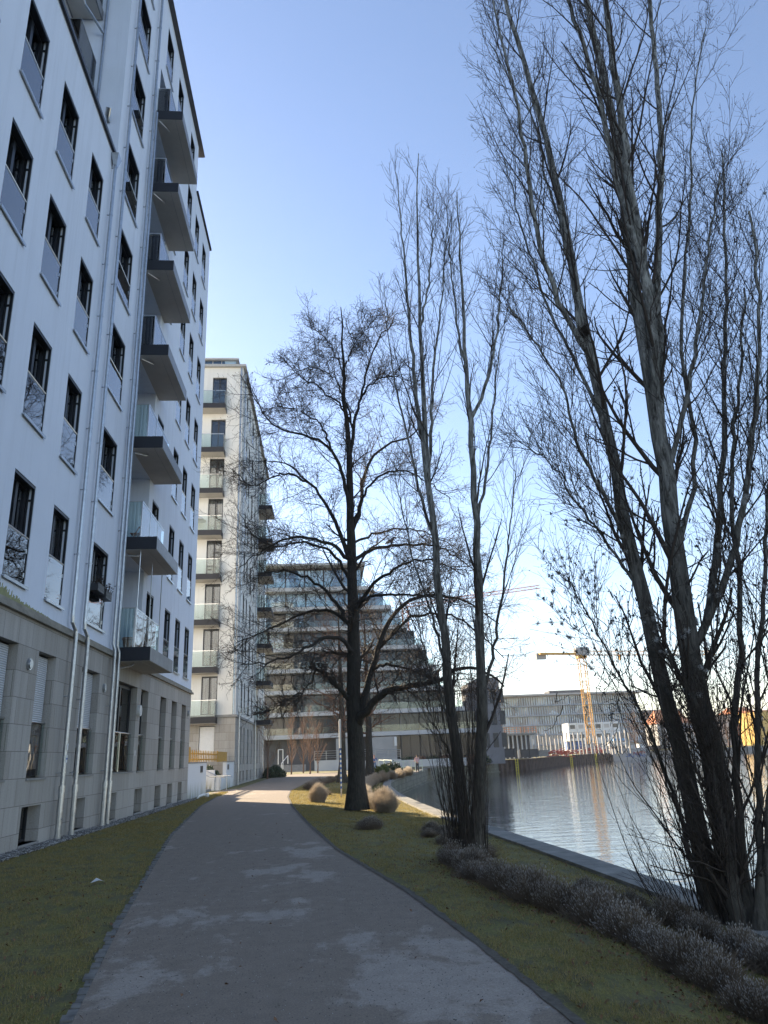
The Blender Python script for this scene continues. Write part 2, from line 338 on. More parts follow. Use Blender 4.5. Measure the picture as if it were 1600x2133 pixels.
l.new(ramp(n, l, sp.outputs[0], [(.2, (.09, .08, .07)), (.6, (.25, .23, .2)), (.95, (.5, .48, .45))]), b.inputs['Base Color']); b.inputs['Roughness'].default_value = .8; MT['pebble'] = m
scatter_pebbles('gravel', pts, .028, MT['pebble'], 'grey and white pebbles strewn along the foot of the stone wall', 'gravel')
yy = 4.2+16*rng.random(6000)**1.8; xx = np.array([random.uniform(interp(PL, v)+.02, interp(PR, v)) for v in yy]); tt = np.array([(x-interp(PL, v))/(interp(PR, v)-interp(PL, v)) for x, v in zip(xx, yy)])
scatter_pebbles('grit', np.stack([xx, yy, .008+.03*tt*(1-tt)], -1), .0052, MT['pebble'], 'loose fine grit lying on the path in the foreground', 'grit')
# grass blades and dead leaves
def blades(name, P, h, w, mat, lean=.5):
    N = len(P); a = rng.uniform(0, 6.28, N); d = np.stack([np.cos(a), np.sin(a), np.zeros(N)], -1); q = np.stack([-d[:, 1], d[:, 0], np.zeros(N)], -1)
    hh = h*rng.uniform(.5, 1.3, N)*(.9+P[:, 1]*.02); top = P + q*(hh*lean*rng.uniform(0, 1.5, N))[:, None]; top[:, 2] += hh
    wv = (w*(.6+P[:, 1]*.05))[:, None]; V = np.stack([P-d*wv/2, P+d*wv/2, top], 1).reshape(-1, 3)
    return link(name, np_mesh(name, V, [np.arange(3*N).reshape(-1, 3)]), mat)
CLUMP = rng.random((400, 400))
def lawn_pts(N, y0, y1, side, pw=2.2):
    Y = y0+(y1-y0)*rng.random(N)**pw; out = []
    for y in Y:
      for _t in range(3):
        if side < 0: x = random.uniform(-6.05, interp(PL, y)-.1)
        else: x = random.uniform(interp(PR, y)+.06, interp(QUAY, y)-.5)
        if CLUMP[int(x*5) % 400, int(y*4) % 400] > .35 or _t == 2: break
      out.append((x, y, gz(x, y)+.0))
    return np.array(out)
m, n, l, b = newmat('grass_blade'); f = noise(n, l, 3, 6, coords(n, l), .8)
f9 = noise(n, l, 60, 3, coords(n, l)); a = mixc(n, l, ramp(n, l, f9, [(.4, (0, 0, 0)), (.6, (1, 1, 1))]), ramp(n, l, f, [(.3, (.14, .14, .02)), (.5, (.27, .22, .045)), (.66, (.33, .25, .09))]), (.40, .31, .15))
l.new(a, b.inputs['Base Color']); b.inputs['Roughness'].default_value = .8; MT['blade'] = m
tl_ = n.new('ShaderNodeBsdfTranslucent'); l.new(a, tl_.inputs[0]); mx_ = n.new('ShaderNodeMixShader'); mx_.inputs[0].default_value = .45; l.new(b.outputs[0], mx_.inputs[1]); l.new(tl_.outputs[0], mx_.inputs[2]); l.new(mx_.outputs[0], n['Material Output'].inputs[0])
P = np.concatenate([lawn_pts(75000, 4.5, 24, -1), lawn_pts(75000, 4, 24, 1), lawn_pts(60000, 21, 46, 1, 1.1), lawn_pts(14000, 46, 75, 1, 1), lawn_pts(12000, 22, 45, -1, 1.2)])
tag(blades('grass', P, .032, .006, MT['blade'], .9), 'short winter grass growing on both lawns beside the path', 'grass', kind='stuff')
def leaves(name, P, s, mat, label, cat, tilt=.5):
    N = len(P); a = rng.uniform(0, 6.28, N); u_ = np.stack([np.cos(a), np.sin(a), rng.normal(0, tilt, N)], -1); v_ = np.stack([-np.sin(a), np.cos(a), rng.normal(0, tilt, N)], -1)
    ss = (s*rng.uniform(.5, 1.3, N))[:, None]; P = P+np.array([0, 0, .012])
    V = np.stack([P-u_*ss, P-v_*ss*.55, P+u_*ss, P+v_*ss*.55], 1).reshape(-1, 3)
    V[1::4, 2] += .3*s; V[3::4, 2] += .3*s
    return link(name, np_mesh(name, V, [np.arange(4*N).reshape(-1, 4)]), mat)
HA = [(2.04, 13.6), (2.15, 11.44), (2.46, 9.34), (2.8, 8.52), (2.95, 6.67), (2.91, 5.79), (2.87, 5.44), (2.93, 4.2)]
HB = [(3.23, 10.67), (3.31, 9.61), (3.61, 8.48), (3.73, 7.27), (3.71, 6.86), (3.81, 5.2)]
lp = []
for tab, nn in ((HA, 2200), (HB, 900)):
    for _ in range(nn):
        y = random.uniform(4.4, 13.3); x = interp(tab[::-1], y)-.15+random.gauss(0, .28); lp.append((x, y, gz(x, y)))
for _ in range(1700):
    y = random.uniform(4, 26); x = random.uniform(interp(PR, y), interp(QUAY, y)-.5); lp.append((x, y, gz(x, y)))
for _ in range(650):
    y = random.uniform(5, 14); x = random.uniform(-5, interp(PL, y)); lp.append((x, y, 0))
for _ in range(70):
    y = random.uniform(5, 22); x = random.uniform(interp(PL, y), interp(PR, y)); lp.append((x, y, .02))
tag(leaves('leaf_litter', np.array(lp), .018, MT['deadleaf'], '', ''), 'brown fallen leaves scattered under the lavender and over the lawn', 'leaves', kind='stuff')

# water
m, n, l, b = newmat('canal_water')
b.inputs['Base Color'].default_value = (.015, .022, .024, 1); b.inputs['Roughness'].default_value = .02; b.inputs['IOR'].default_value = 1.33
w1 = noise(n, l, 1, 4, coords(n, l, (.45, 1.6, 1), (0, 0, R_(-12))), .6, .8); w2 = noise(n, l, 1, 3, coords(n, l, (2.2, 7, 1), (0, 0, R_(8))), .6)
ad = n.new('ShaderNodeMath'); ad.operation = 'MULTIPLY_ADD'; l.new(w2, ad.inputs[0]); ad.inputs[1].default_value = .22; l.new(w1, ad.inputs[2])
bm = n.new('ShaderNodeBump'); bm.inputs['Strength'].default_value = .35; bm.inputs['Distance'].default_value = .06; l.new(ad.outputs[0], bm.inputs['Height']); l.new(bm.outputs[0], b.inputs['Normal'])
MT['water'] = m
mb = MB(); mb.face([(3, -1500, -1.6), (1500, -1500, -1.6), (1500, 275, -1.6), (3, 275, -1.6)]); tag(mb.build('water', MT['water']), kind='structure')

# quay wall
ws = []
Q = []
QUAYN = QUAY[1:23]
for i in range(len(QUAYN)-1):
    (x0, y0), (x1, y1) = QUAYN[i], QUAYN[i+1]; k = max(1, int((y1-y0)/1.2))
    for j in range(k): Q.append((x0+(x1-x0)*j/k, y0+(y1-y0)*j/k))
Q.append(QUAYN[-1])
Qs = [Q[0]] + [((Q[i-1][0]+2*Q[i][0]+Q[i+1][0])/4, (Q[i-1][1]+2*Q[i][1]+Q[i+1][1])/4) for i in range(1, len(Q)-1)] + [Q[-1]]
quay = empty('quay_wall', (4.4, 10, -1.6)); tag(quay, 'stone quay wall with flat coping curving along the canal beside the lawn', 'wall')
def off(i, d):
    a = Vector(Qs[max(0, i-1)]); c = Vector(Qs[min(len(Qs)-1, i+1)]); t = (c-a).normalized(); return Vector(Qs[i]) + Vector((-t.y, t.x))*d
def zq(i):
    y = Qs[i][1]; return QZ if y < 60 else QZ*max(0, min(1, (110-y)/50))
mb = MB(); mc = MB()
for i in range(len(Qs)-1):
    o0, o1 = off(i, -.04), off(i+1, -.04); n0, n1 = off(i, .46), off(i+1, .46); a0, a1 = off(i, 0), off(i+1, 0); z0, z1 = zq(i)+.05, zq(i+1)+.05
    g = .012
    mc.face([(o0.x, o0.y+g, z0), (n0.x, n0.y+g, z0), (n1.x, n1.y, z1), (o1.x, o1.y, z1)]); mc.face([(o0.x, o0.y+g, z0), (o1.x, o1.y, z1), (o1.x, o1.y, z1-.16), (o0.x, o0.y+g, z0-.16)])
    mc.face([(n0.x, n0.y+g, z0), (n0.x, n0.y+g, z0-.2), (n1.x, n1.y, z1-.2), (n1.x, n1.y, z1)]); mc.face([(o0.x, o0.y+g, z0-.16), (o1.x, o1.y, z1-.16), (a1.x, a1.y, z1-.16), (a0.x, a0.y+g, z0-.16)])
    mb.face([(a0.x, a0.y, z0-.16), (a1.x, a1.y, z1-.16), (a1.x, a1.y, -2.2), (a0.x, a0.y, -2.2)])
    f0, f1 = off(i, -.22), off(i+1, -.22); mb.face([(f0.x, f0.y, -1.5), (f1.x, f1.y, -1.5), (a1.x, a1.y, -1.5), (a0.x, a0.y, -1.5)]); mb.face([(f0.x, f0.y, -1.5), (f1.x, f1.y, -1.5), (f1.x, f1.y, -2.2), (f0.x, f0.y, -2.2)])
m, n, l, b = newmat('quay_stone'); br = n.new('ShaderNodeTexBrick'); br.inputs['Scale'].default_value = 1; br.inputs['Brick Width'].default_value = 1.3; br.inputs['Row Height'].default_value = .42; br.inputs['Mortar Size'].default_value = .015
tc = n.new('ShaderNodeTexCoord'); sx = n.new('ShaderNodeSeparateXYZ'); l.new(tc.outputs['Object'], sx.inputs[0]); cx = n.new('ShaderNodeCombineXYZ'); l.new(sx.outputs[1], cx.inputs[0]); l.new(sx.outputs[2], cx.inputs[1]); l.new(cx.outputs[0], br.inputs[0])
br.inputs['Color1'].default_value = (.15, .14, .11, 1); br.inputs['Color2'].default_value = (.23, .215, .18, 1); br.inputs['Mortar'].default_value = (.06, .06, .05, 1)
st = noise(n, l, 1, 6, coords(n, l, (1.5, 1.5, .5)), .7); l.new(mixc(n, l, ramp(n, l, st, [(.4, (0, 0, 0)), (.7, (.8, .8, .8))]), br.outputs[0], (.07, .085, .05)), b.inputs['Base Color']); b.inputs['Roughness'].default_value = .9; bump(n, l, b, st, .3, .03); MT['quay'] = m
mb.build('wall_face', MT['quay'], quay, (-4.4, -10, 1.6)); mc.build('coping', simple('coping_stone', (.20, .19, .165), .85, 0, .35, 2.5, .3), quay, (-4.4, -10, 1.6))
# ------------------------------------------------------------ facade system shared by the two apartment blocks
def wall(mb, fn, a0, a1, z0, z1, ops, depth=.25, deep=None):
    "front face with openings and their reveals; ops: (a0,a1,z0,z1[,depth])"
    A = sorted({a0, a1, *[v for o in ops for v in o[:2] if a0 < v < a1]}); Z = sorted({z0, z1, *[v for o in ops for v in o[2:4] if z0 < v < z1]})
    for i in range(len(A)-1):
        for j in range(len(Z)-1):
            ca, cz = (A[i]+A[i+1])/2, (Z[j]+Z[j+1])/2
            if any(o[0] < ca < o[1] and o[2] < cz < o[3] for o in ops): continue
            mb.face([fn(A[i], Z[j], 0), fn(A[i+1], Z[j], 0), fn(A[i+1], Z[j+1], 0), fn(A[i], Z[j+1], 0)])
    for o in ops:
        p, q, r, s = o[:4]; d = o[4] if len(o) > 4 else depth
        mb.face([fn(p, r, 0), fn(q, r, 0), fn(q, r, d), fn(p, r, d)]); mb.face([fn(p, s, 0), fn(p, s, d), fn(q, s, d), fn(q, s, 0)])
        mb.face([fn(p, r, 0), fn(p, r, d), fn(p, s, d), fn(p, s, 0)]); mb.face([fn(q, r, 0), fn(q, s, 0), fn(q, s, d), fn(q, r, d)])
def window(w, h, kind='upper', depth=.25, loc=(0, 0, 0), parent=None, rz=0, state=None):
    "x outward, y along, z up; origin at lower near corner of the opening on the wall face"
    k = (w, h, kind, depth, state)
    if k in WCACHE:
        o = copy_tree(WCACHE[k], parent); o.location = loc; o.rotation_euler.z = rz; return o
    fx = -depth+.03; f = MB(); t = .07
    two = w > 1.3 or kind in ('upper', 'door')
    f.box((fx-.03, 0, 0), (fx+.04, t, h)); f.box((fx-.03, w-t, 0), (fx+.04, w, h)); f.box((fx-.03, t, 0), (fx+.04, w-t, t)); f.box((fx-.03, t, h-t*1.4), (fx+.04, w-t, h))
    if two: f.box((fx-.02, w/2-.06, t), (fx+.05, w/2+.06, h-t*1.4))
    if kind == 'basement': f = MB(); f.box((fx-.03, 0, 0), (fx+.03, .05, h)).box((fx-.03, w-.05, 0), (fx+.03, w, h)).box((fx-.03, .05, 0), (fx+.03, w-.05, .05)).box((fx-.03, .05, h-.05), (fx+.03, w-.05, h))
    o = f.build('window', MT['dark'], parent, loc); o.rotation_euler.z = rz
    box('pane', (fx-.012, t*.5, t*.5), (fx-.004, w-t*.5, h-t*.5), MT['pane'], o)
    # room behind: dark box walls and curtains
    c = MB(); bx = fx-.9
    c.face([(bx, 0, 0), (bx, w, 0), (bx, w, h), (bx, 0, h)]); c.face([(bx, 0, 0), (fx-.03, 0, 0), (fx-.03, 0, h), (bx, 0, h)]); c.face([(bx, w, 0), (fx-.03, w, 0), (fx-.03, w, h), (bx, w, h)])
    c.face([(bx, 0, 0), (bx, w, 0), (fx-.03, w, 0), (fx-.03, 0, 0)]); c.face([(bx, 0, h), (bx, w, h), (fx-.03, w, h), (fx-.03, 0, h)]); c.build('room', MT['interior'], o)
    if kind in ('upper', 'door') and state != 'bare':
        cu = MB()
        for a, e in ((.08, w*.42), (w*.62, w-.08)) if state != 'full' else ((.08, w-.08),):
            nn = 12; pts = [(fx-.14+.03*math.sin(i*2.1), a+(e-a)*i/nn) for i in range(nn+1)]
            for i in range(nn): cu.face([(pts[i][0], pts[i][1], .06), (pts[i+1][0], pts[i+1][1], .06), (pts[i+1][0], pts[i+1][1], h-.1), (pts[i][0], pts[i][1], h-.1)])
        cu.build('curtain', MT['curtain'], o)
    if kind == 'upper':
        s = MB(); s.box((-depth, -.04, -.035), (.07, w+.06, 0)).box((.05, -.04, -.065), (.07, w+.06, -.035)); s.build('sill', MT['zinc'], o)
        j = MB()   # dark folding-shutter gear along both jambs
        for y0, y1 in ((w-.035, w-.002), (.002, .035)):
            j.box((-.075, y0, 0), (-.015, y1, h)); j.box((fx+.05, y0+.01, 0), (fx+.085, y1, h))
            for zz in (.38, h-.36): j.box((fx+.05, y0+.012, zz), (-.02, y1, zz+.05))
        j.box((-.215, .036, h-.07), (-.012, w-.036, h-.003)); j.build('shutter_gear', MT['dark'], o)
        box('guard_glass', (-.04, .05, .05), (-.028, w-.05, 1.08), MT['guard_win'], o)
        rr = MB(); rr.tube([(-.034, .0, 1.1), (-.034, w, 1.1)], .022, 8); rr.build('handrail', MT['steel'], o)
        for zz in (.2, .75): box('guard_clamp', (-.05, w-.09, zz), (-.02, w-.03, zz+.1), MT['steel'], o)
    if kind == 'ground':
        box('sill', (-depth, -.02, -.05), (.035, w+.02, 0), MT['concrete'], o)
        if state == 'shutter': box('roller_shutter', (fx+.045, .05, 1.22 if h > 2 else .3), (fx+.065, w-.05, h-.05), MT['shutter'], o)
        box('guard_glass', (-depth*.45, .03, .05), (-depth*.45+.012, w-.03, 1.18), MT['guard'], o)
        rr = MB(); rr.tube([(-depth*.45, 0, 1.22), (-depth*.45, w, 1.22)], .025, 8); rr.build('handrail', MT['steel'], o)
    if kind == 'basement': box('sill', (-depth, -.02, -.05), (.03, w+.02, 0), MT['concrete'], o)
    WCACHE[k] = o; return o
WCACHE = {}
def downpipe(root, base, X, Y, ztop, zbot=0.02, elbow=True, dy=.17):
    mb = MB(); r = .052
    lo = [(X+.06, Y+dy, zbot), (X+.06, Y+dy, 1.15)]
    mb.tube(lo, .066, 10); mb.tube([(X+.06, Y+dy, zbot), (X+.06, Y+dy, zbot+.1)], .078, 10); mb.tube([(X+.06, Y+dy, 1.05), (X+.06, Y+dy, 1.22)], .075, 10)
    mb.tube([(X+.06, Y+dy, .62), (X+.06, Y+dy, .66)], .075, 10); mb.tube([(X+.06, Y+dy, .45), (X+.12, Y+dy+.03, .47)], .04, 8)
    pts = [(X+.06, Y+dy, 1.15), (X+.06, Y+dy, 4.85), (X+.055, Y+dy*.9, 5.0), (X, Y+dy*.1, 5.2), (X, Y, 5.34), (X, Y, ztop)] if elbow else [(X+.06, Y+dy, 1.15), (X+.06, Y+dy, ztop)]
    mb.tube(pts, r, 12)
    z = 1.5
    while z < ztop:
        q = (X+.06, Y+dy) if z < 4.85 else (X, Y)
        if not 4.8 < z < 5.4: mb.tube([(q[0], q[1], z), (q[0], q[1], z+.035)], r+.009, 12); mb.box((-6.62, q[1]-.015, z+.005), (q[0], q[1]+.015, z+.03))
        z += 1.83
    return mb.build('downpipe', MT['zinc'], root, -Vector(base), smooth=False)
FL = 3.66
# ============================================================ near apartment block
B1 = (-6.6, 24, 0); b1 = empty('apartment_block', B1)
tag(b1, 'tall white rendered apartment block with stone ground floor filling the left side of the photo', 'building')
nb = -Vector(B1)
lowcols = [(8.2, 9.35), (10.6, 11.75), (13.0, 14.2), (15.3, 16.5), (17.7, 18.85)]
opsU = []; wins = []
for (a, c) in lowcols:
    for k in range(4): opsU.append((a, c, 5.46+FL*k, 7.82+FL*k)); wins.append((a, c, 5.46+FL*k, k))
for k in range(8):
    z = 5.46+FL*k if k < 7 else 30.85; opsU.append((20.82, 22.48, z, z+2.36 if k < 7 else 33.1)); wins.append((20.82, 22.48, z, k))
for (a, c) in [(27.6, 28.75), (30.85, 31.98), (33.1, 34.22), (35.4, 36.55)]:
    for k in range(7): opsU.append((a, c, 5.46+FL*k, 7.82+FL*k)); wins.append((a, c, 5.46+FL*k, k))
for (a, c) in [(25.05, 26.3), (27.6, 28.75), (30.85, 31.98)]: opsU.append((a, c, 30.78, 33.1)); wins.append((a, c, 30.78, 7))
LG = [(24.3, 27.0, 5.2+FL*k, 8.40+FL*k-(.6 if k == 6 else 0), 2.0) for k in range(7)]
fn = lambda a, z, d: (-6.6-d, a, z)
mb = MB(); XU = -6.62
fnu = lambda a, z, d: (XU-d, a, z)
wall(mb, fnu, -8, 19.85, 5.04, 20.5, [o for o in opsU if o[1] < 19.8 and o[3] < 20.5])
SP = 32.95
wall(mb, fnu, 19.85, SP, 5.04, 34.1, [o for o in opsU if 19.85 < o[0] and o[1] < SP] + LG)
wall(mb, fnu, SP, 37.7, 5.04, 31.0, [o for o in opsU if o[0] > SP and o[3] < 31])
rxo = lambda x: x
# return wall, set-back storeys, end walls, roofs, back
mb.face([(XU, 19.85, 20.5), (-8.6, 19.85, 20.5), (-8.6, 19.85, 33.9), (XU, 19.85, 33.9)])
mb.face([(-8.6, -8, 20.45), (-8.6, 19.85, 20.45), (-8.6, 19.85, 33.9), (-8.6, -8, 33.9)])
mb.face([(XU, 37.7, 5.04), (-20, 37.7, 5.04), (-20, 37.7, 31), (XU, 37.7, 31)]); mb.face([(XU, SP, 31), (-20, SP, 31), (-20, SP, 34.1), (XU, SP, 34.1)])
mb.face([(-20, -8, 0), (-20, 37.7, 0), (-20, 37.7, 31), (-20, -8, 31)]); mb.face([(-20, -8, 31), (-20, SP, 31), (-20, SP, 33.9), (-20, -8, 33.9)])
mb.face([(XU, -8, 5.04), (-20, -8, 5.04), (-20, -8, 20.5), (XU, -8, 20.5)]); mb.face([(-8.6, -8, 20.5), (-20, -8, 20.5), (-20, -8, 33.9), (-8.6, -8, 33.9)])
mb.build('rendered_wall', MT['render'], b1, nb)
# stone base: ground floor and basement openings
g_ops = [(c[0], c[1], 1.44, 4.22, .28) for c in lowcols] + [(20.88, 22.52, 1.44, 4.22, .28), (24.2, 27.05, 1.44, 4.22, .28), (27.62, 28.75, 1.44, 4.22, .28), (30.88, 31.98, 1.44, 4.22, .28), (33.15, 34.25, 1.44, 4.22, .28), (35.42, 36.52, 1.44, 4.22, .28)]
b_ops = [(8.2, 9.35, .08, .85), (10.6, 11.75, .08, .85), (13.0, 14.15, .08, .85), (15.25, 16.4, .08, .85)] + [(a, c, .08, .85) for a, c in ((17.65, 18.78), (21.0, 22.1), (24.14, 25.26), (27.55, 28.62), (30.7, 31.76), (33.02, 34.05), (35.32, 36.3))]
b_ops = [(*o, .34) for o in b_ops]
mb = MB(); wall(mb, fn, -8, 37.72, -.1, 4.84, g_ops + b_ops)
mb.face([(-6.6, 37.72, -.1), (-20, 37.72, -.1), (-20, 37.72, 4.84), (-6.6, 37.72, 4.84)]); mb.face([(-6.6, -8, -.1), (-20, -8, -.1), (-20, -8, 4.84), (-6.6, -8, 4.84)])
mb.build('stone_base', MT['stone'], b1, nb)
mb = MB(); mb.box((-6.9, -8, 4.84), (-6.50, 37.82, 4.93)); mb.box((-6.9, -8, 4.932), (-6.575, 37.76, 5.038))
mb.build('cornice', simple('cornice_stone', (.27, .25, .21), .85, 0, .25, 2), b1, nb)
mb = MB(); mb.box((-8.6, -8, 20.50), (-6.56, 19.84, 20.62)); mb.box((-6.60, -8, 20.40), (-6.53, 19.84, 20.499)); mb.build('low_roof_edge', MT['dark'], b1, nb)
mb = MB(); mb.box((-20.2, 19.7, 34.1), (-6.47, SP+.75, 34.24)); mb.box((-20.2, -8, 33.9), (-8.3, 19.69, 34.2)); mb.box((-6.469, 19.7, 34.12), (-6.40, SP+.75, 34.2)); mb.build('roof', simple('roof_edge_metal', (.10, .10, .105), .5, .3), b1, nb)
mb = MB(); mb.box((-20.1, SP, 31.0), (-6.52, 37.8, 31.12)); mb.build('lower_roof', MT['slabdark'], b1, nb)
for (a, c, z, k) in wins:
    w = round(c-a, 2); hh = 2.36 if k < 7 else (2.25 if a > 20.82 and a < 21 else 2.32)
    window(w, hh, 'upper', .25, Vector((XU, a, z))+nb, b1, 0, 'full' if (k*7+int(a*3)) % 4 == 0 else None)
for (a, c, z0, z1, d) in g_ops:
    if a == 24.2: continue
    window(round(c-a, 2), 2.78, 'ground', .28, Vector((-6.6, a, z0))+nb, b1, 0, 'shutter' if a < 23 else None)
for (a, c, z0, z1, d) in b_ops: window(round(c-a, 2), .77, 'basement', .34, Vector((-6.6, a, z0))+nb, b1)
# wide garden door of the ground floor flat
dw = window(2.85, 2.78, 'groundwide' if False else 'ground', .28, Vector((-6.6, 24.2, 1.44))+nb, b1); dw.name = 'terrace_window'
pp = MB(); pp.tube([(-.13, 1.42, .02), (-.13, 1.42, 1.22)], .022, 8); pp.tube([(-.13, 1.50, .02), (-.13, 1.50, 1.22)], .014, 8); pp.build('guard_post', MT['steel'], dw)
# loggias and balconies
lm = MB(); ld = []
for k, o in enumerate(LG):
    z0, z1 = o[2], o[3]
    lm.face([(XU-2, 24.3, z0), (XU-2, 27.0, z0), (XU-2, 27.0, z1), (XU-2, 24.3, z1)])
lm.build('loggia_back_wall', MT['render'], b1, nb)
dm = MB()
for k, o in enumerate(LG):
    z0 = o[2]; f = MB(); f.box((0, 0, 0), (.05, 2.2, 2.35)); dd = f.build('loggia_door', MT['dark'], b1, Vector((XU-1.99, 24.5, z0+.02))+nb)
    box('pane', (.052, .1, .1), (.06, 1.05, 2.25), MT['farglass'], dd); box('pane', (.052, 1.15, .1), (.06, 2.1, 2.25), MT['farglass'], dd)
    f = MB(); f.box((-1.75, 0, 0), (-.75, .03, 2.3)); dd = f.build('side_door', MT['dark'], b1, Vector((XU, 26.96, z0+.02))+nb)
    box('pane', (-1.68, -.006, .1), (-.82, -.002, 2.2), MT['farglass'], dd)
def balcony(z, th=.40, parent=b1, nb_=nb):
    s = MB(); s.k = 0
    y0, y1, xo = 24.05, 27.65, -5.55
    s.box((-6.62, y0, z), (xo, y1, z+th))
    o = s.build('balcony', MT['slabgrey'], parent, nb_)
    box('near_fascia', (-6.62, y0-.012, z-.005), (xo+.004, y0-.002, z+th+.01), MT['slabdark'], o)
    box('soffit_panel', (-6.62, y0+.01, z-.014), (xo-.30, y1-.01, z-.003), MT['soffit'], o)
    box('soffit_strip', (xo-.285, y0+.01, z-.012), (xo-.01, y1-.01, z-.003), MT['soffit'], o)
    zb, zt = z+th+.02, z+th+1.28; xr = -6.12
    for (p, q) in (((xr, y0+.1), (xr, y0+1.25)), ((xr, y0+1.28), (xr, y0+2.4)), ((xr, y0+2.43), (xr, y1-.1))):
        box('glass_panel', (xr-.008, p[1], zb), (xr+.008, q[1], zt), MT['guard'], o)
    box('glass_panel', (-6.6, y0+.08, zb), (xr-.01, y0+.095, zt), MT['guard'], o); box('glass_panel', (-6.6, y1-.095, zb), (xr-.01, y1-.08, zt), MT['guard'], o)
    h = MB(); h.bar((-6.6, y0+.09, zt+.01), (xr, y0+.09, zt+.01), .035, .03); h.bar((xr, y0+.07, zt+.01), (xr, y1-.07, zt+.01), .035, .03); h.bar((-6.6, y1-.09, zt+.01), (xr, y1-.09, zt+.01), .035, .03)
    h.box((xr-.02, y0+1.25, zb), (xr+.02, y0+1.275, zt)); h.box((xr-.02, y0+2.405, zb), (xr+.02, y0+2.425, zt)); h.box((xr-.02, y0+.07, zb), (xr+.015, y0+.1, zt)); h.build('handrail', MT['steel'], o)
    d = MB(); d.tube([(-6.45, y0-.15, z-.25), (-6.25, y0+.35, z-.13), (-6.2, y0+.55, z-.06), (-6.2, y0+.6, z-.015)], .03, 8); d.build('drain_pipe', MT['zinc'], o)
    return o
for k in range(7): balcony(4.77+FL*k, .42)
# steel rods screening the second balcony
mb = MB()
for y in (24.15, 25.9, 27.5): MB().tube([(-6.08, y, 5.2), (-6.08, y, 8.42)], .018, 6).build('screen_rod', MT['steel'], b1, nb)
# set-back balconies above the low roof
for z, y0 in ((23.07, 18.1), (26.73, 14.6), (30.39, 14.6)):
    s = MB().box((-8.6, y0, z), (-7.55, 19.83, z+.4)).build('balcony', MT['slabgrey'], b1, nb)
    box('soffit_panel', (-8.55, y0+.02, z-.012), (-7.6, 19.8, z-.002), MT['soffit'], s)
    box('glass_panel', (-7.58, y0+.02, z+.42), (-7.565, 19.7, z+1.5), MT['guard'], s); box('glass_panel', (-8.55, y0+.02, z+.42), (-7.59, y0+.035, z+1.5), MT['guard'], s)
    MB().bar((-7.572, y0, z+1.52), (-7.572, 19.7, z+1.52), .03).bar((-8.55, y0+.03, z+1.52), (-7.572, y0+.03, z+1.52), .03).build('handrail', MT['steel'], s)
    if z > 25: MB().tube([(-7.45, 19.72, z-.75), (-7.75, 19.3, z-.42), (-7.9, 19.05, z-.3), (-7.95, 18.9, z-.02)], .05, 8).build('drain_pipe', MT['zinc'], s)
for (Y, zt, dy) in ((19.42, 19.95, .2), (20.42, 33.8, .2), (23.28, 33.8, .05), (23.72, 26.72, .08)): downpipe(b1, B1, -6.5, Y, zt, dy=dy)
mb = MB(); mb.tube([(-7.42, 19.78, 20.6), (-7.42, 19.78, 33.9)], .05, 10); mb.build('downpipe', MT['zinc'], b1, nb)
mb = MB(); mb.face([(-6.62, 19.25, 20.3), (-6.38, 19.25, 20.3), (-6.38, 19.62, 20.3), (-6.62, 19.62, 20.3)])
mb.face([(-6.62, 19.25, 20.3), (-6.38, 19.25, 20.3), (-6.45, 19.36, 19.9), (-6.55, 19.36, 19.9)]); mb.face([(-6.38, 19.25, 20.3), (-6.38, 19.62, 20.3), (-6.45, 19.5, 19.9), (-6.45, 19.36, 19.9)]); mb.face([(-6.38, 19.62, 20.3), (-6.62, 19.62, 20.3), (-6.55, 19.5, 19.9), (-6.45, 19.5, 19.9)])
mb.build('rain_hopper', MT['zinc'], b1, nb)
mb = MB(); mb.tube([(-7.0, 19.82, 22.12), (-7.0, 19.66, 22.2)], .06, 10); mb.tube([(-7.0, 19.66, 22.2), (-6.92, 19.5, 22.4)], .085, 12); mb.build('flue', MT['steel'], b1, nb)
for (y, z) in ((17.15, 3.85), (22.98, 3.85), (36.9+.1, 3.9)):
    v = MB().tube([(-6.6, y, z), (-6.55, y, z)], .13, 20).tube([(-6.55, y, z), (-6.53, y, z)], .10, 20).build('wall_vent', MT['zinc'], b1, nb)
MB().tube([(-6.6, 27.32, 3.45), (-6.5, 27.32, 3.45)], .19, 20).build('wall_lamp', MT['white'], b1, nb)
box('bell_plate', (-6.6, 27.2, 1.95), (-6.585, 27.28, 2.12), MT['white'], b1).location = nb
# stickers on the first downpipe
MB().box((-6.395, 19.58, 2.05), (-6.385, 19.66, 2.2)).build('sticker', MT['white'], b1, nb); st = MB().box((-6.395, 19.57, 1.75), (-6.385, 19.67, 1.93)).build('sticker', MT['white'], b1, nb)
box('sticker_stripe', (-6.384, 19.58, 1.82), (-6.38, 19.66, 1.86), MT['blue'], st)
# moss above the cornice
m, n, l, b = newmat('moss_stain'); f = noise(n, l, 6, 6, coords(n, l, (1, 1, .3)), .7); l.new(ramp(n, l, f, [(.3, (.12, .13, .03)), (.7, (.3, .3, .1))]), b.inputs['Base Color'])
mb = MB(); y = 13.5
while y < 18.2:
    h = max(.02, .30*math.exp(-max(0, y-15.2)*.75)*random.uniform(.4, 1.15)); mb.face([(XU+.004, y, 5.05), (XU+.004, y+.05, 5.05), (XU+.004, y+.05, 5.05+h), (XU+.004, y, 5.05+h*.8)]); y += .05
mb.build('moss', m, b1, nb)
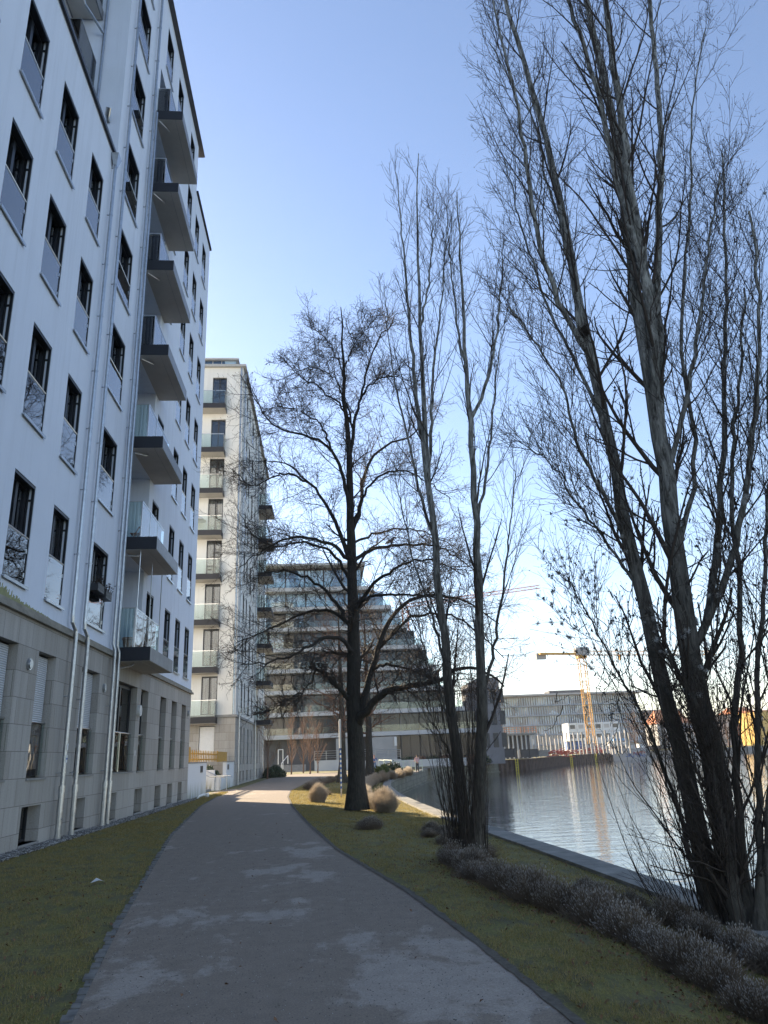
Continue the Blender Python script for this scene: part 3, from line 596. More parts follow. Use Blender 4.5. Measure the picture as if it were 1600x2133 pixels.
# things on the balconies and window
def planter(Y, z, lab):
    t = empty('planter_box', (-6.48, Y, z)); tag(t, lab, 'planter', 'planters hung on a window rail')
    mb = MB(); mb.box((-.1, -.3, 0), (.12, .3, .02)); mb.box((-.1, -.3, .02), (-.085, .3, .2)); mb.box((.105, -.3, .02), (.12, .3, .2)); mb.box((-.085, -.3, .02), (.105, -.285, .2)); mb.box((-.085, .285, .02), (.105, .3, .2)); mb.box((-.085, -.285, .02), (.105, .285, .16)); mb.build('box', MT['black'], t)
    mb = MB(); mb.box((-.11, -.31, .2), (-.08, .31, .215)); mb.box((.1, -.31, .2), (.13, .31, .215)); mb.box((.121, -.25, .08), (.127, .25, .1)); mb.box((.121, -.25, .12), (.127, .25, .14)); mb.build('rim', simple('grey_plastic', (.12, .12, .12), .6), t)
    mb = MB()
    for i in range(26):
        x, y = random.uniform(-.06, .09), random.uniform(-.26, .26); a = random.uniform(0, 6.28); h = random.uniform(.12, .38); d = random.uniform(.05, .2)
        mb.tube([(x, y, .15), (x+d*.4*math.cos(a), y+d*.4*math.sin(a), .15+h*.6), (x+d*math.cos(a), y+d*math.sin(a), .15+h)], [.007, .005, .002], 4, False)
        for q in range(4): r_ = random.uniform(.4, 1); X, Y2, Z = x+d*r_*math.cos(a), y+d*r_*math.sin(a), .15+h*r_; mb.face([(X, Y2, Z), (X+.02, Y2+.01, Z+.015), (X+.03, Y2+.03, Z), (X, Y2+.025, Z-.01)])
    mb.build('dead_plants', MT['darkleaf'], t)
planter(21.15, 6.35, 'black planter box with bare twigs on the window rail, left of the two')
planter(21.95, 6.3, 'black planter box with dead flowers on the window rail, right of the two')
t = empty('plant_pot', (-6.35, 24.42, 5.215)); tag(t, 'large terracotta pot standing behind the glass on the lowest balcony', 'plant pot')
MB().tube([(0, 0, 0), (0, 0, .26), (0, 0, .27), (0, 0, .34)], [.13, .18, .2, .2], 20).build('pot', MT['terracotta'], t)
t = empty('folding_chair', (-6.33, 24.35, 8.87)); tag(t, 'orange wooden folding chair on the second balcony', 'chair')
mb = MB(); mb.bar((-.1, -.02, .0), (.1, -.02, .42), .03).bar((-.1, .3, 0), (.1, .3, .42), .03).bar((.1, -.02, .42), (.1, .3, .42), .03).bar((-.1, -.02, 0), (-.1, .3, 0), .03); mb.build('frame', MT['orangewood'], t)
MB().box((-.2, 0, .20), (.12, .28, .225)).build('seat', MT['orangewood'], t)
t = MB(); t.tube([(-6.25, 38.5, .02), (-6.2, 38.9, .1), (-6.1, 39.25, .13), (-5.95, 39.4, .12)], [.03, .05, .06, .07], 10).tube([(-5.98, 39.4, .1), (-5.85, 39.45, .1)], .12, 12)  # loose curved spout piece of white pipe, not a lamp
tag(t.build('spout_piece', MT['white'], None, smooth=True), 'white curved spout piece lying on the grass at the foot of the garden wall', 'pipe')
me = bpy.data.meshes.new('paper'); me.from_pydata([(0, 0, .02), (.12, .02, .05), (.16, .12, .02), (.05, .13, .07), (.2, .05, .03)], [], [(0, 1, 3), (1, 2, 3), (1, 4, 2)])
tag(link('paper_scrap', me, MT['white'], None, (-3.42, 12.0, .01)), 'crumpled white paper scrap lying on the left lawn', 'litter')

# ============================================================ second block
B2 = (-6.55, 56.2, 0); b2 = empty('apartment_block', B2); nb2 = -Vector(B2)
tag(b2, 'cream apartment block with balconies on its end wall, beyond the yellow fence', 'building')
Y2, YE, T2 = 56.1, 82.0, 33.4
H2 = [7.68, 11.2, 14.67, 18.15, 21.62, 25.07, 28.56, 32.46]
fe = lambda a, z, d: (a, Y2+d, z); ff = lambda a, z, d: (-6.6-d, a, z)
e_ops = [(-9.12, -7.95, h-2.75, h, .2) for h in H2]
cols2 = [(59.5, 60.4), (61.7, 62.6), (64.5, 65.8), (67.8, 68.7)]; cols2b = [(73.6, 74.55), (76.3, 77.25), (80.3, 81.2)]
f_ops = [(a, c, 5.3+(h-7.68)*1.0, h+.02) for (a, c) in cols2+cols2b for h in H2] + [(71.1, 72.6, h-2.5, h) for h in H2]
mb = MB(); wall(mb, fe, -11.3, -6.6, 4.9, T2, e_ops); wall(mb, ff, Y2, YE, 4.9, T2, f_ops, .25)
mb.face([(-6.6, YE, 4.9), (-11.3, YE, 4.9), (-11.3, YE, T2), (-6.6, YE, T2)]); mb.face([(-11.3, Y2, 0), (-11.3, YE, 0), (-11.3, YE, T2), (-11.3, Y2, T2)])
mb.build('rendered_wall', MT['render2'], b2, nb2)
mb = MB(); g2 = [(a, c, 1.46, 4.16, .4) for (a, c) in cols2+[(71.2, 72.5)]+cols2b]; bb2 = [(a-.1, c-.1, .2, .94, .35) for (a, c) in cols2+[(71.4, 72.3)]+cols2b]
wall(mb, lambda a, z, d: (-6.58-d, a, z), Y2-.02, YE+.02, -.1, 4.72, g2+bb2); wall(mb, lambda a, z, d: (a, Y2-.02+d, z), -11.3, -6.58, -.1, 4.72, [(-9.15, -8.05, 1.7, 4.16, .15)])
mb.face([(-6.58, YE+.02, 0), (-11.3, YE+.02, 0), (-11.3, YE+.02, 4.72), (-6.58, YE+.02, 4.72)]); mb.build('stone_base', MT['stone'], b2, nb2)
mb = MB(); mb.box((-11.3, Y2-.12, 4.72), (-6.48, YE+.1, 4.90)); mb.build('cornice', MT['concrete'], b2, nb2)
mb = MB(); mb.box((-11.4, Y2-.25, T2), (-6.35, YE+.2, T2+.22)); mb.build('roof', simple('roof_edge_light', (.4, .39, .37), .7), b2, nb2)
mb = MB(); mb.box((-11, Y2+.9, T2+.22), (-7.35, YE-1, T2+1.15)); p2 = mb.build('penthouse', MT['blueglass'], b2, nb2)
mb = MB(); mb.box((-11.2, Y2+.6, T2+1.15), (-7.1, YE-.8, T2+1.3)); 
for i in range(4): mb.box((-8.6-i*.75, Y2+.86, T2+.22), (-8.55-i*.75, Y2+.9, T2+1.15))
mb.build('eave', MT['soffit'], p2)
for h in H2: window(1.17, 2.75, 'door', .2, Vector((-9.12, Y2, h-2.75))+nb2, b2, -math.pi/2, 'bare' if h > 28 else None)
box('white_shutter', (-9.12, Y2+.1, 1.7), (-8.08, Y2+.13, 4.1), MT['white'], b2).location = nb2
for i, h in enumerate(H2):
    z = h-2.95; o = MB().box((-10.9, Y2-1.15, z-.43), (-7.88, Y2, z)).build('balcony', MT['slabdark'], b2, nb2)
    box('soffit_panel', (-10.9, Y2-1.13, z-.445), (-7.9, Y2, z-.433), MT['soffit'], o)
    box('glass_panel', (-10.8, Y2-1.1, z+.02), (-7.93, Y2-1.085, z+1.15), MT['guard_far'], o); box('glass_panel', (-7.93, Y2-1.08, z+.02), (-7.915, Y2, z+1.15), MT['guard_far'], o)
    MB().bar((-10.8, Y2-1.09, z+1.16), (-7.92, Y2-1.09, z+1.16), .04).bar((-7.92, Y2-1.09, z+1.16), (-7.92, Y2, z+1.16), .04).build('handrail', MT['steel'], o)
for k, (a, c) in enumerate(cols2+cols2b):
    for h in H2: window(round(c-a, 2), 2.38, 'upper', .25, Vector((-6.6, a, 5.3+(h-7.68)))+nb2, b2)
for (a, c, z0, z1, d) in g2: window(round(c-a, 2), 2.7, 'ground', .4, Vector((-6.58, a, z0))+nb2, b2)
for (a, c, z0, z1, d) in bb2: window(round(c-a, 2), .74, 'basement', .35, Vector((-6.58, a, z0))+nb2, b2)
for i, h in enumerate(H2[:-1] + [28.56+3.5]):
    z = h-2.5
    if i == 7: continue
    o = MB().box((-6.6, 70.7, z-.42), (-5.13, 74.2, z)).build('balcony', MT['slabdark'], b2, nb2)
    box('soffit_panel', (-6.6, 70.72, z-.434), (-5.15, 74.2, z-.422), MT['soffit'], o)
    box('glass_panel', (-5.5, 70.8, z+.02), (-5.485, 74.1, z+1.25), MT['guard_far'], o); box('glass_panel', (-6.6, 70.8, z+.02), (-5.51, 70.815, z+1.25), MT['guard_far'], o)
    MB().bar((-6.6, 70.8, z+1.26), (-5.49, 70.8, z+1.26), .04).bar((-5.49, 70.8, z+1.26), (-5.49, 74.1, z+1.26), .04).build('handrail', MT['steel'], o)
    dd = MB().box((-6.75, 71.15, z+.02), (-6.7, 72.5, z+2.45)).build('balcony_door', MT['dark'], b2, nb2)
for (Y, dy) in ((56.9, .2), (70.0, .2), (78.2, 0)): downpipe(b2, B2, -6.48, Y, T2-.1, dy=dy)
mb = MB(); mb.tube([(-6.75, Y2-.1, 4.9), (-6.75, Y2-.1, T2)], .06, 8); mb.build('downpipe', MT['zinc'], b2, nb2)
# balcony furniture on the end wall of the second block
def small_chair(x, y, z, lab):
    t = empty('balcony_chair', (x, y, z)); tag(t, lab, 'chair'); MB().box((-.22, -.22, .42), (.22, .22, .45)).build('seat', MT['black'], t)
    MB().box((-.22, .19, .45), (-.19, .22, .85)).box((.19, .19, .45), (.22, .22, .85)).box((-.19, .19, .7), (.19, .22, .82)).build('backrest', MT['black'], t)
    for sx in (-1, 1):
        for sy in (-1, 1): MB().bar((sx*.2, sy*.2, 0), (sx*.19, sy*.19, .42), .025).build('leg', MT['black'], t)
small_chair(-8.75, Y2-.6, H2[3]-2.95, 'black metal chair on the fourth balcony up of the cream end wall')
small_chair(-8.3, Y2-.55, H2[2]-2.95, 'dark chair on the third balcony up of the cream end wall')
t = empty('parasol', (-9.9, Y2-.6, H2[4]-2.95)); tag(t, 'pale half-open parasol behind balcony glass on the cream end wall', 'parasol')
MB().tube([(0, 0, 0), (0, 0, 1.1)], .03, 6).build('pole', MT['steel'], t); MB().tube([(0, 0, .9), (0, 0, 1.5)], [.8, .05], 8).build('canopy', MT['white'], t)

# ============================================================ garden wall, steps, fence between the blocks
gw = empty('garden_wall', (-6.6, 40, 0)); tag(gw, 'white rendered garden wall with two small vents between the two blocks', 'wall'); ng = Vector((6.6, -40, 0))
m, n, l, b = newmat('stained_white_wall'); sp = n.new('ShaderNodeSeparateXYZ'); tc = n.new('ShaderNodeTexCoord'); l.new(tc.outputs['Object'], sp.inputs[0]); mr = n.new('ShaderNodeMapRange'); l.new(sp.outputs[2], mr.inputs[0]); mr.inputs[1].default_value = .75; mr.inputs[2].default_value = 0
st = noise(n, l, 1, 6, coords(n, l, (4, 4, .5)), .7); mm = n.new('ShaderNodeMath'); mm.operation = 'MULTIPLY'; l.new(mr.outputs[0], mm.inputs[0]); l.new(ramp(n, l, st, [(.4, (0, 0, 0)), (.62, (1, 1, 1))]), mm.inputs[1])
l.new(mixc(n, l, mm.outputs[0], (.72, .72, .72), (.30, .27, .15)), b.inputs['Base Color']); b.inputs['Roughness'].default_value = .9; MT['wallw'] = m
mb = MB(); mb.box((-6.85, 37.73, -.05), (-6.6, 43.4, 1.62)); mb.box((-6.85, 52.0, -.05), (-6.6, 56.05, 1.62)); mb.box((-6.85, 48.6, -.05), (-6.602, 51.99, .74)); mb.box((-9.2, 48.4, -.05), (-6.86, 48.59, 1.2)); mb.box((-9.6, 43.4, -.05), (-9.35, 56.05, 1.62)); mb.box((-9.34, 43.2, -.05), (-6.86, 43.38, 1.2)); mb.build('wall_panel', MT['wallw'], gw, ng)
mb = MB(); mb.box((-6.88, 37.73, 1.62), (-6.57, 43.43, 1.68)); mb.box((-6.88, 51.97, 1.62), (-6.57, 56.05, 1.68)); mb.build('coping', MT['concrete'], gw, ng)
for y in (41.3, 52.4):
    box('vent', (-6.6, y, 1.15), (-6.585, y+.8, 1.48), MT['dark'], gw).location = ng
mb = MB()
for i in range(7): mb.box((-7.05-.34*i-.34, 43.39, -.02), (-7.05-.34*i, 48.39, .12+.165*i))
tag(mb.build('garden_steps', MT['concrete']), 'concrete steps rising through the gap in the white garden wall', 'steps')
for y, lab in ((45.3, 'tubular steel handrail on the near side of the garden steps'), (48.2, 'tubular steel handrail on the far side of the garden steps')):
    h = MB(); h.tube([(-5.75, y, .72), (-5.85, y, .82), (-6.7, y, .86), (-9.0, y, 1.95)], .028, 8); o = tag(empty('handrail', (-6, y, 0)), lab, 'handrail'); h.build('rail', MT['steel'], o, (6, -y, 0))
    MB().tube([(-6.1, y, 0), (-6.1, y, .84)], .026, 8).build('post', MT['steel'], o, (6, -y, 0)); MB().tube([(-8.0, y, .5), (-8.0, y, 1.45)], .026, 8).build('post', MT['steel'], o, (6, -y, 0))
def fence_piece(name, y0, y1, kind, lab):
    t = empty(name, (-7.1, y0, 1.66)); tag(t, lab, 'fence')
    if kind == 'solid':
        mb = MB()
        y = 0
        while y < y1-y0-.05: mb.box((0, y, 0), (.03, y+.115, .78 if y0 < 40 else .64)); y += .125
        mb.build('boards', MT['yellow_fence'], t)
    else:
        y = .1
        while y < y1-y0-.2:
            A_ = [(.0, y, .03), (.0, y+.26, .03), (.0, y+.26, .58), (.0, y+.13, .66), (.0, y, .58)]; B_ = [(-.02, p_[1], p_[2]) for p_ in A_]; mb = MB(); mb.face(A_); mb.face(B_[::-1])
            for q_ in range(5): mb.face([A_[q_], A_[(q_+1) % 5], B_[(q_+1) % 5], B_[q_]])
            mb.build('picket', MT['yellow_fence'], t); y += .62
        MB().box((-.06, 0, .12), (-.021, y1-y0, .2)).box((-.06, 0, .42), (-.021, y1-y0, .5)).build('rail', MT['yellow_fence'], t)
        MB().box((-.04, y1-y0-.15, 0), (.02, y1-y0, .68)).build('post', MT['yellow_fence'], t)
fence_piece('board_fence', 37.9, 40.9, 'solid', 'closed yellow board fence panel beside the near block, left end')
fence_piece('picket_fence', 40.9, 51.2, 'picket', 'yellow picket fence on top of the white garden wall')
fence_piece('board_fence', 51.2, 55.7, 'solid', 'closed yellow board fence panel on the garden wall, right end')
box_floor = MB().box((-18, 37.75, 1.5), (-9.36, 56.0, 1.64)).build('terrace', MT['concrete']); tag(box_floor, kind='structure')
t = empty('closed_parasol', (-10.2, 54.6, 1.64)); tag(t, 'closed white parasol standing behind the yellow fence', 'parasol'); MB().tube([(0, 0, 0), (0, 0, .8)], .025, 8).build('pole', MT['steel'], t); MB().tube([(0, 0, .5), (0, 0, .7), (.03, 0, 2.0), (.04, 0, 2.1)], [.06, .1, .05, .02], 8).build('canopy', MT['white'], t)
# ------------------------------------------------------------ trees
def unit(a): return a/np.maximum(1e-9, np.linalg.norm(a, axis=-1, keepdims=True))
def tubes(P, R, n):
    M_, k = P.shape[:2]; T = np.empty_like(P); T[:, 1:-1] = P[:, 2:]-P[:, :-2]; T[:, 0] = P[:, 1]-P[:, 0]; T[:, -1] = P[:, -1]-P[:, -2]; T = unit(T)
    ref = np.tile(np.array([.31, .95, .05]), (M_, k, 1)); bad = np.abs((T*ref).sum(-1)) > .9; ref[bad] = (.9, -.1, .4)
    A = unit(np.cross(T, ref)); B = np.cross(T, A); an = np.arange(n)*2*np.pi/n
    V = P[:, :, None]+(A[:, :, None]*np.cos(an)[None, None, :, None]+B[:, :, None]*np.sin(an)[None, None, :, None])*R[:, :, None, None]
    i = np.arange(M_*k*n).reshape(M_, k, n); a = i[:, :-1]; b_ = i[:, 1:]
    Fq = np.stack([a, np.roll(a, -1, 2), np.roll(b_, -1, 2), b_], -1).reshape(-1, 4); return V.reshape(-1, 3), Fq
def merge(parts):
    V = []; Fs = []; o = 0
    for v, f in parts: V.append(v); Fs.append(f+o); o += len(v)
    return np.concatenate(V), Fs
def limb(pts, r0, r1, k=26, wob=.0, flare=None):
    P = np.array([tuple(p) for p in pts], float); s = np.r_[0, np.cumsum(np.linalg.norm(np.diff(P, axis=0), axis=1))]; t = np.linspace(0, s[-1], k)
    Q = np.stack([np.interp(t, s, P[:, j]) for j in range(3)], -1)
    for _ in range(2): Q[1:-1] = (Q[:-2]+2*Q[1:-1]+Q[2:])/4
    Q[1:-1] += rng.normal(0, wob, (k-2, 3)); u_ = np.linspace(0, 1, k); R = r0+(r1-r0)*u_**.85
    R = R*(1+rng.normal(0, .03, k))
    if flare: R += flare*np.exp(-t/.35)
    return Q, R
def spawn(P, R, N, t0, t1, ang, L, k, up, nz, rr, rmin, tpow=1.0, lfall=.5, angv=.25, rend=.35, bias=None, lref=None):
    "N children per parent chain"
    M_, kk = P.shape[:2]; t = t0+(t1-t0)*((np.arange(N)[None]+rng.random((M_, N)))/N)**tpow; f = t*(kk-1); i = np.minimum(f.astype(int), kk-2); w = (f-i)[..., None]
    m_ = np.arange(M_)[:, None]; p = P[m_, i]*(1-w)+P[m_, i+1]*w; T = unit(P[m_, i+1]-P[m_, i]); r = R[m_, i]*(1-w[..., 0])+R[m_, i+1]*w[..., 0]
    ph = (np.arange(N)[None]*2.39996+rng.random((M_, 1))*6.28+rng.normal(0, .4, (M_, N))); ref = np.tile(np.array([.2, .1, .97]), (M_, N, 1)); ref[np.abs((T*ref).sum(-1)) > .95] = (1, .1, 0)
    A = unit(np.cross(T, ref)); B = np.cross(T, A); a = ang*(1+rng.normal(0, angv, (M_, N)))
    d = unit(T*np.cos(a)[..., None]+(A*np.cos(ph)[..., None]+B*np.sin(ph)[..., None])*np.sin(a)[..., None])
    if bias is not None: d = unit(d+np.array(bias))
    ln = L*(1-lfall*t)*rng.uniform(.45, 1.15, (M_, N))*(1 if lref is None else np.clip(np.linalg.norm(np.diff(P, axis=1), axis=-1).sum(1)/lref, .1, 1.1)[:, None]); p = p.reshape(-1, 3); d = d.reshape(-1, 3); ln = ln.ravel(); r0 = np.maximum(rmin, np.minimum(r.ravel()*rr, r.ravel()*.9))
    C_ = np.empty((len(p), k, 3)); C_[:, 0] = p
    for j in range(1, k):
        d = unit(d+np.array([0, 0, 1.])*up/(k-1)+rng.normal(0, nz, d.shape)); C_[:, j] = C_[:, j-1]+d*(ln/(k-1))[:, None]
    u_ = np.linspace(0, 1, k)[None]; RR = r0[:, None]*(1-u_*(1-rend)); RR = np.maximum(RR, rmin*.6); return C_, RR
def stack(L):
    return np.stack([q for q, _ in L]), np.stack([r for _, r in L])
def tree(name, base, label, limbs, levels, mt_trunk, mt_twig, group=None, cat='tree', nside=12, extra=None, split=1):
    "limbs: list of (Q,R); levels: list of dicts for spawn; the first `split` levels are limbs of the trunk mesh"
    root = empty(name, base); tag(root, label, cat, group); off_ = -np.array(base)
    P, R = stack(limbs); tr = [tubes(P+off_, R, nside)]; br = []; chains = [(P, R)]; allch = [(P, R)]
    for li, lv in enumerate(levels):
        lv = dict(lv); srcs = lv.pop('src', [-1]); n_ = lv.pop('n', 4); new = []
        for s_ in srcs: new.append(spawn(*allch[s_], **lv))
        C_ = np.concatenate([a for a, _ in new]); RR = np.concatenate([b_ for _, b_ in new]); allch.append((C_, RR)); (br).append(tubes(C_+off_, RR, n_))
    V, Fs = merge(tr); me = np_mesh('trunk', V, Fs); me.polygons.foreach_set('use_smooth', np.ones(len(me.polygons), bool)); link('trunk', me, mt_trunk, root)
    V, Fs = merge(br); link('crown', np_mesh('crown', V, Fs), mt_twig, root)
    return root, allch
def px(pts, Y0, Y1=None):
    Y1 = Y0 if Y1 is None else Y1; k = len(pts); return [at(x, y, Y0+(Y1-Y0)*i/max(1, k-1)) for i, (x, y) in enumerate(pts)]
def lift(pts, z):      # pin the first point to the ground
    p = pts[0]; pts[0] = Vector((p.x, p.y, z)); return pts
def snap(q, limbs_, depth0):
    "start a limb on the nearest limb already grown: same sight line, its depth"
    p = np.array(q[0]); cam_ = np.array([0, 0, CZ]); d = (p-cam_)/np.linalg.norm(p-cam_); best = None
    for Q_, R_2 in limbs_:
        v = Q_-cam_; t = v@d; e = np.linalg.norm(v-t[:, None]*d, axis=1); i = int(e.argmin())
        if best is None or e[i] < best[0]: best = (e[i], Q_[i])
    if best is None: return q
    s0 = Vector(best[1]); sh = s0-q[0]; n_ = len(q)
    return [pt+sh*((1-i/(n_-1))**1.5) for i, pt in enumerate(q)]
# --- big multi-stemmed poplar by the quay
Yb = 8.5
spec = [
 ([(1492, 1890), (1440, 1680), (1405, 1520), (1375, 1400), (1345, 1280), (1310, 1120), (1285, 1000), (1262, 880), (1235, 760), (1212, 690), (1198, 600), (1180, 480), (1156, 360), (1136, 280), (1112, 200), (1098, 140), (1066, 60), (1040, -60), (1010, -200)], 8.7, 9.6, .11, .026, 0),
 ([(1535, 1895), (1500, 1650), (1468, 1495), (1435, 1380), (1420, 1280), (1410, 1180), (1395, 1060), (1385, 960), (1368, 860), (1350, 760), (1335, 680), (1320, 600), (1305, 470), (1300, 380), (1285, 300), (1270, 200), (1240, 90), (1215, -20), (1190, -220)], 8.5, 8.9, .145, .036, 0),
 ([(1368, 880), (1362, 760), (1355, 660), (1340, 540), (1318, 430), (1306, 350), (1290, 220), (1275, 110), (1262, 0), (1255, -180)], 8.55, 8.0, .085, .032, 0),
 ([(1372, 900), (1372, 700), (1368, 560), (1374, 430), (1378, 300), (1372, 200), (1362, 90), (1352, -20), (1350, -180)], 8.45, 9.3, .07, .025, 0),
 ([(1330, 640), (1312, 540), (1288, 430), (1262, 330), (1250, 240), (1232, 160), (1200, 60), (1170, -40), (1150, -160)], 8.7, 7.7, .055, .02, 0),
 ([(1222, 715), (1180, 650), (1144, 580), (1120, 500), (1104, 420), (1090, 300), (1078, 220), (1062, 150), (1040, 60), (1015, -60)], 9.0, 8.2, .045, .012, 0),
 ([(1215, 695), (1195, 560), (1170, 450), (1140, 380), (1128, 290), (1110, 240), (1060, 160), (1020, 90)], 9.1, 10, .03, .01, 0),
 ([(1461, 1330), (1499, 1262), (1532, 1187), (1555, 1075), (1570, 960), (1577, 887), (1582, 780), (1585, 700), (1580, 560), (1560, 440)], 8.4, 7.8, .05, .015, 0),
 ([(1445, 1300), (1462, 1240), (1480, 1131), (1488, 1000), (1500, 900), (1502, 812), (1506, 700), (1512, 560), (1508, 430), (1505, 320)], 8.6, 9.2, .05, .014, 0),
 ([(1400, 1010), (1420, 930), (1442, 824), (1457, 700), (1470, 600), (1478, 500), (1490, 420), (1500, 360)], 8.5, 8.0, .038, .012, 0),
 ([(1408, 1150), (1440, 1010), (1452, 900), (1420, 760), (1418, 640), (1430, 520), (1440, 380), (1440, 240), (1455, 120), (1470, 60)], 8.6, 9.6, .034, .01, 0),
 ([(1550, 1895), (1540, 1700), (1530, 1500), (1545, 1350), (1540, 1200), (1520, 1050), (1530, 900), (1545, 760), (1550, 600)], 8.2, 8.8, .05, .014, 0),
 ([(1575, 1900), (1580, 1650), (1575, 1480), (1585, 1300), (1600, 1100), (1605, 900), (1600, 700)], 8.0, 8.4, .04, .014, 0),
 ([(1590, 1905), (1600, 1700), (1620, 1450), (1610, 1250), (1630, 1000), (1650, 800)], 8.0, 7.7, .035, .014, 0),
 ([(1475, 1890), (1440, 1790), (1400, 1640), (1340, 1490), (1300, 1420), (1250, 1330), (1210, 1250), (1180, 1200)], 8.9, 9.6, .03, .007, 0),
 ([(1350, 1290), (1290, 1190), (1240, 1110), (1200, 1060), (1170, 1000), (1130, 950), (1080, 920)], 8.8, 9.4, .024, .006, 0),
 ([(1320, 1170), (1270, 1060), (1230, 980), (1200, 930), (1185, 850), (1172, 800), (1120, 720), (1060, 640)], 8.9, 8.2, .032, .008, 0),
 ([(1260, 880), (1225, 810), (1195, 745), (1170, 700), (1130, 620), (1100, 520), (1075, 430), (1050, 330)], 8.9, 9.8, .03, .008, 0),
 ([(1530, 1880), (1510, 1740), (1480, 1600), (1452, 1480), (1440, 1440)], 8.2, 8.1, .06, .03, 0),
]
limbs = []
for (p, a, c, r0, r1, _) in spec:
    q = px(p, a, c)
    if p[0][1] > 1870: lift(q, -.25)
    else: q = snap(q, limbs, a)
    limbs.append(limb(q, r0, r1, 30, .012, .05 if p[0][1] > 1870 else None))
lv = [dict(src=[0], N=22, t0=.1, t1=.97, lref=6, ang=.5, L=2.4, k=9, up=.85, nz=.07, rr=.34, rmin=.006, lfall=.45, n=5, rend=.25),
      dict(src=[1], N=9, t0=.12, t1=.98, ang=.6, L=.95, k=6, up=.4, nz=.12, rr=.5, rmin=.0032, lfall=.5, n=4, rend=.45),
      dict(src=[0], N=26, t0=.08, t1=.98, ang=.85, L=.7, k=6, up=.5, nz=.14, rr=.1, rmin=.0035, lfall=.3, n=3, rend=.4),
      dict(src=[2], N=4, t0=.15, t1=.97, ang=.75, L=.28, k=4, up=.2, nz=.2, rr=.6, rmin=.0024, lfall=.3, n=3, rend=.6)]
BIG = (4.3, 8.5, -.22)
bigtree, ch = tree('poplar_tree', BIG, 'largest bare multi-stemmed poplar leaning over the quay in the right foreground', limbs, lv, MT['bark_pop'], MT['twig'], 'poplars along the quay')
# buds on the twigs
C4 = ch[4][0]; sel = rng.random(len(C4)) < .55; C4 = C4[sel]; pts = C4[np.arange(len(C4)), rng.integers(1, 4, len(C4))]-np.array(BIG)
N = len(pts); dirs = unit(rng.normal(0, 1, (N, 3))+np.array([0, 0, 1.2])); Bc = np.stack([pts, pts+dirs*.012, pts+dirs*.024], 1); V, Fq = tubes(Bc, np.tile(np.array([[.002, .0055, .001]]), (N, 1)), 3)
link('buds', np_mesh('buds', V, [Fq]), MT['darkleaf'], bigtree)
# old nest-like twig knot high in the trunk
def knot(c, R0, parent, off_):
    N = 260; a = unit(rng.normal(0, 1, (N, 3))); p0 = np.array(c)+a*R0*rng.uniform(.3, 1, (N, 1)); d = unit(rng.normal(0, 1, (N, 3))); Pn = np.stack([p0-d*R0*.6, p0+d*.02, p0+d*R0*.6], 1)-np.array(off_)
    V, Fq = tubes(Pn, np.full((N, 3), .004), 3); return link('twig_knot', np_mesh('twig_knot', V, [Fq]), MT['twig'], parent)
knot(at(1305, 388, 8.62), .11, bigtree, BIG); knot(at(1218, 690, 9.05), .08, bigtree, BIG)
# clematis vine: fluff balls and shrivelled leaves tangled in the poplar
vine = empty('clematis_vine', (4.1, 8.4, -.2)); tag(vine, 'wild clematis vine with grey fluffy seed heads tangled in the largest poplar', 'vine'); vo_ = -np.array((4.1, 8.4, -.2))
fl = [(1130, 1195), (1160, 1180), (1200, 1185), (1150, 1230), (1185, 1215), (1245, 1185), (1270, 1190), (1290, 1220), (1160, 1270), (1140, 1420), (1165, 1400), (1135, 1300), (1330, 1140), (1365, 1150), (1375, 1240), (1385, 1265), (1420, 1250), (1350, 1290), (1360, 1310), (1375, 1330), (1330, 1330), (1300, 1335), (1425, 1370), (1438, 1400), (1445, 1425), (1470, 1235), (1500, 1240), (1580, 1110), (1590, 1000), (1475, 1130), (1410, 1130), (1370, 1000), (1385, 1065), (1340, 830), (1240, 1240), (1480, 1290), (1590, 420), (1215, 1225), (1120, 1340)]
TW = np.concatenate([ch[2][0].reshape(-1, 3), ch[1][0].reshape(-1, 3)])[::2]; cam_p = np.array([0, 0, CZ]); rel = TW-cam_p; zc = rel@np.array(fwd)
TX = 800+F*(rel@np.array(rgt))/zc; TY = 1066.5-F*(rel@np.array(upv))/zc
def on_twig(x, y):
    dd_ = (TX-x)**2+(TY-y)**2; near = np.argpartition(dd_, 25)[:25]; return Vector(TW[int(rng.choice(near))])
cl = []
for (x, y) in fl:
    for _ in range(4): cl.append(on_twig(x+random.gauss(0, 16), y+random.gauss(0, 14)))
for _ in range(50): cl.append(on_twig(random.uniform(1120, 1600), random.uniform(1000, 1450)))
c = np.array([tuple(p) for p in cl]); Nh = 90; d = unit(rng.normal(0, 1, (len(c), Nh, 3))); Rb = rng.uniform(.024, .046, (len(c), 1, 1)); cen = c[:, None]
bend = unit(rng.normal(0, 1, d.shape))*.35
P3 = np.stack([np.broadcast_to(cen, d.shape), cen+d*Rb*.6, cen+unit(d+bend)*Rb], 2).reshape(-1, 3, 3)+vo_
V, Fq = tubes(P3, np.tile([[.0010, .0008, .0005]], (len(P3), 1)), 3); tag(link('seed_heads', np_mesh('seed_heads', V, [Fq]), MT['fluff'], vine), kind='stuff')
lp = []
def leafcloud(n_, x0, x1, y0, y1, dep, sp):
    for _ in range(n_):
        cx, cy, cY = random.uniform(x0, x1), random.uniform(y0, y1), dep+random.gauss(0, sp); cc = on_twig(cx, cy)
        for _ in range(random.randint(2, 7)): lp.append(tuple(cc+Vector((random.gauss(0, .022), random.gauss(0, .022), random.gauss(0, .03)))))
leafcloud(330, 1130, 1600, 1050, 1460, 8.4, .5); leafcloud(110, 1490, 1600, 850, 1900, 8.1, .3); leafcloud(60, 1180, 1500, 780, 1100, 8.7, .5); leafcloud(60, 1390, 1500, 1500, 1880, 8.8, .3); leafcloud(35, 1500, 1600, 450, 850, 8.2, .4)
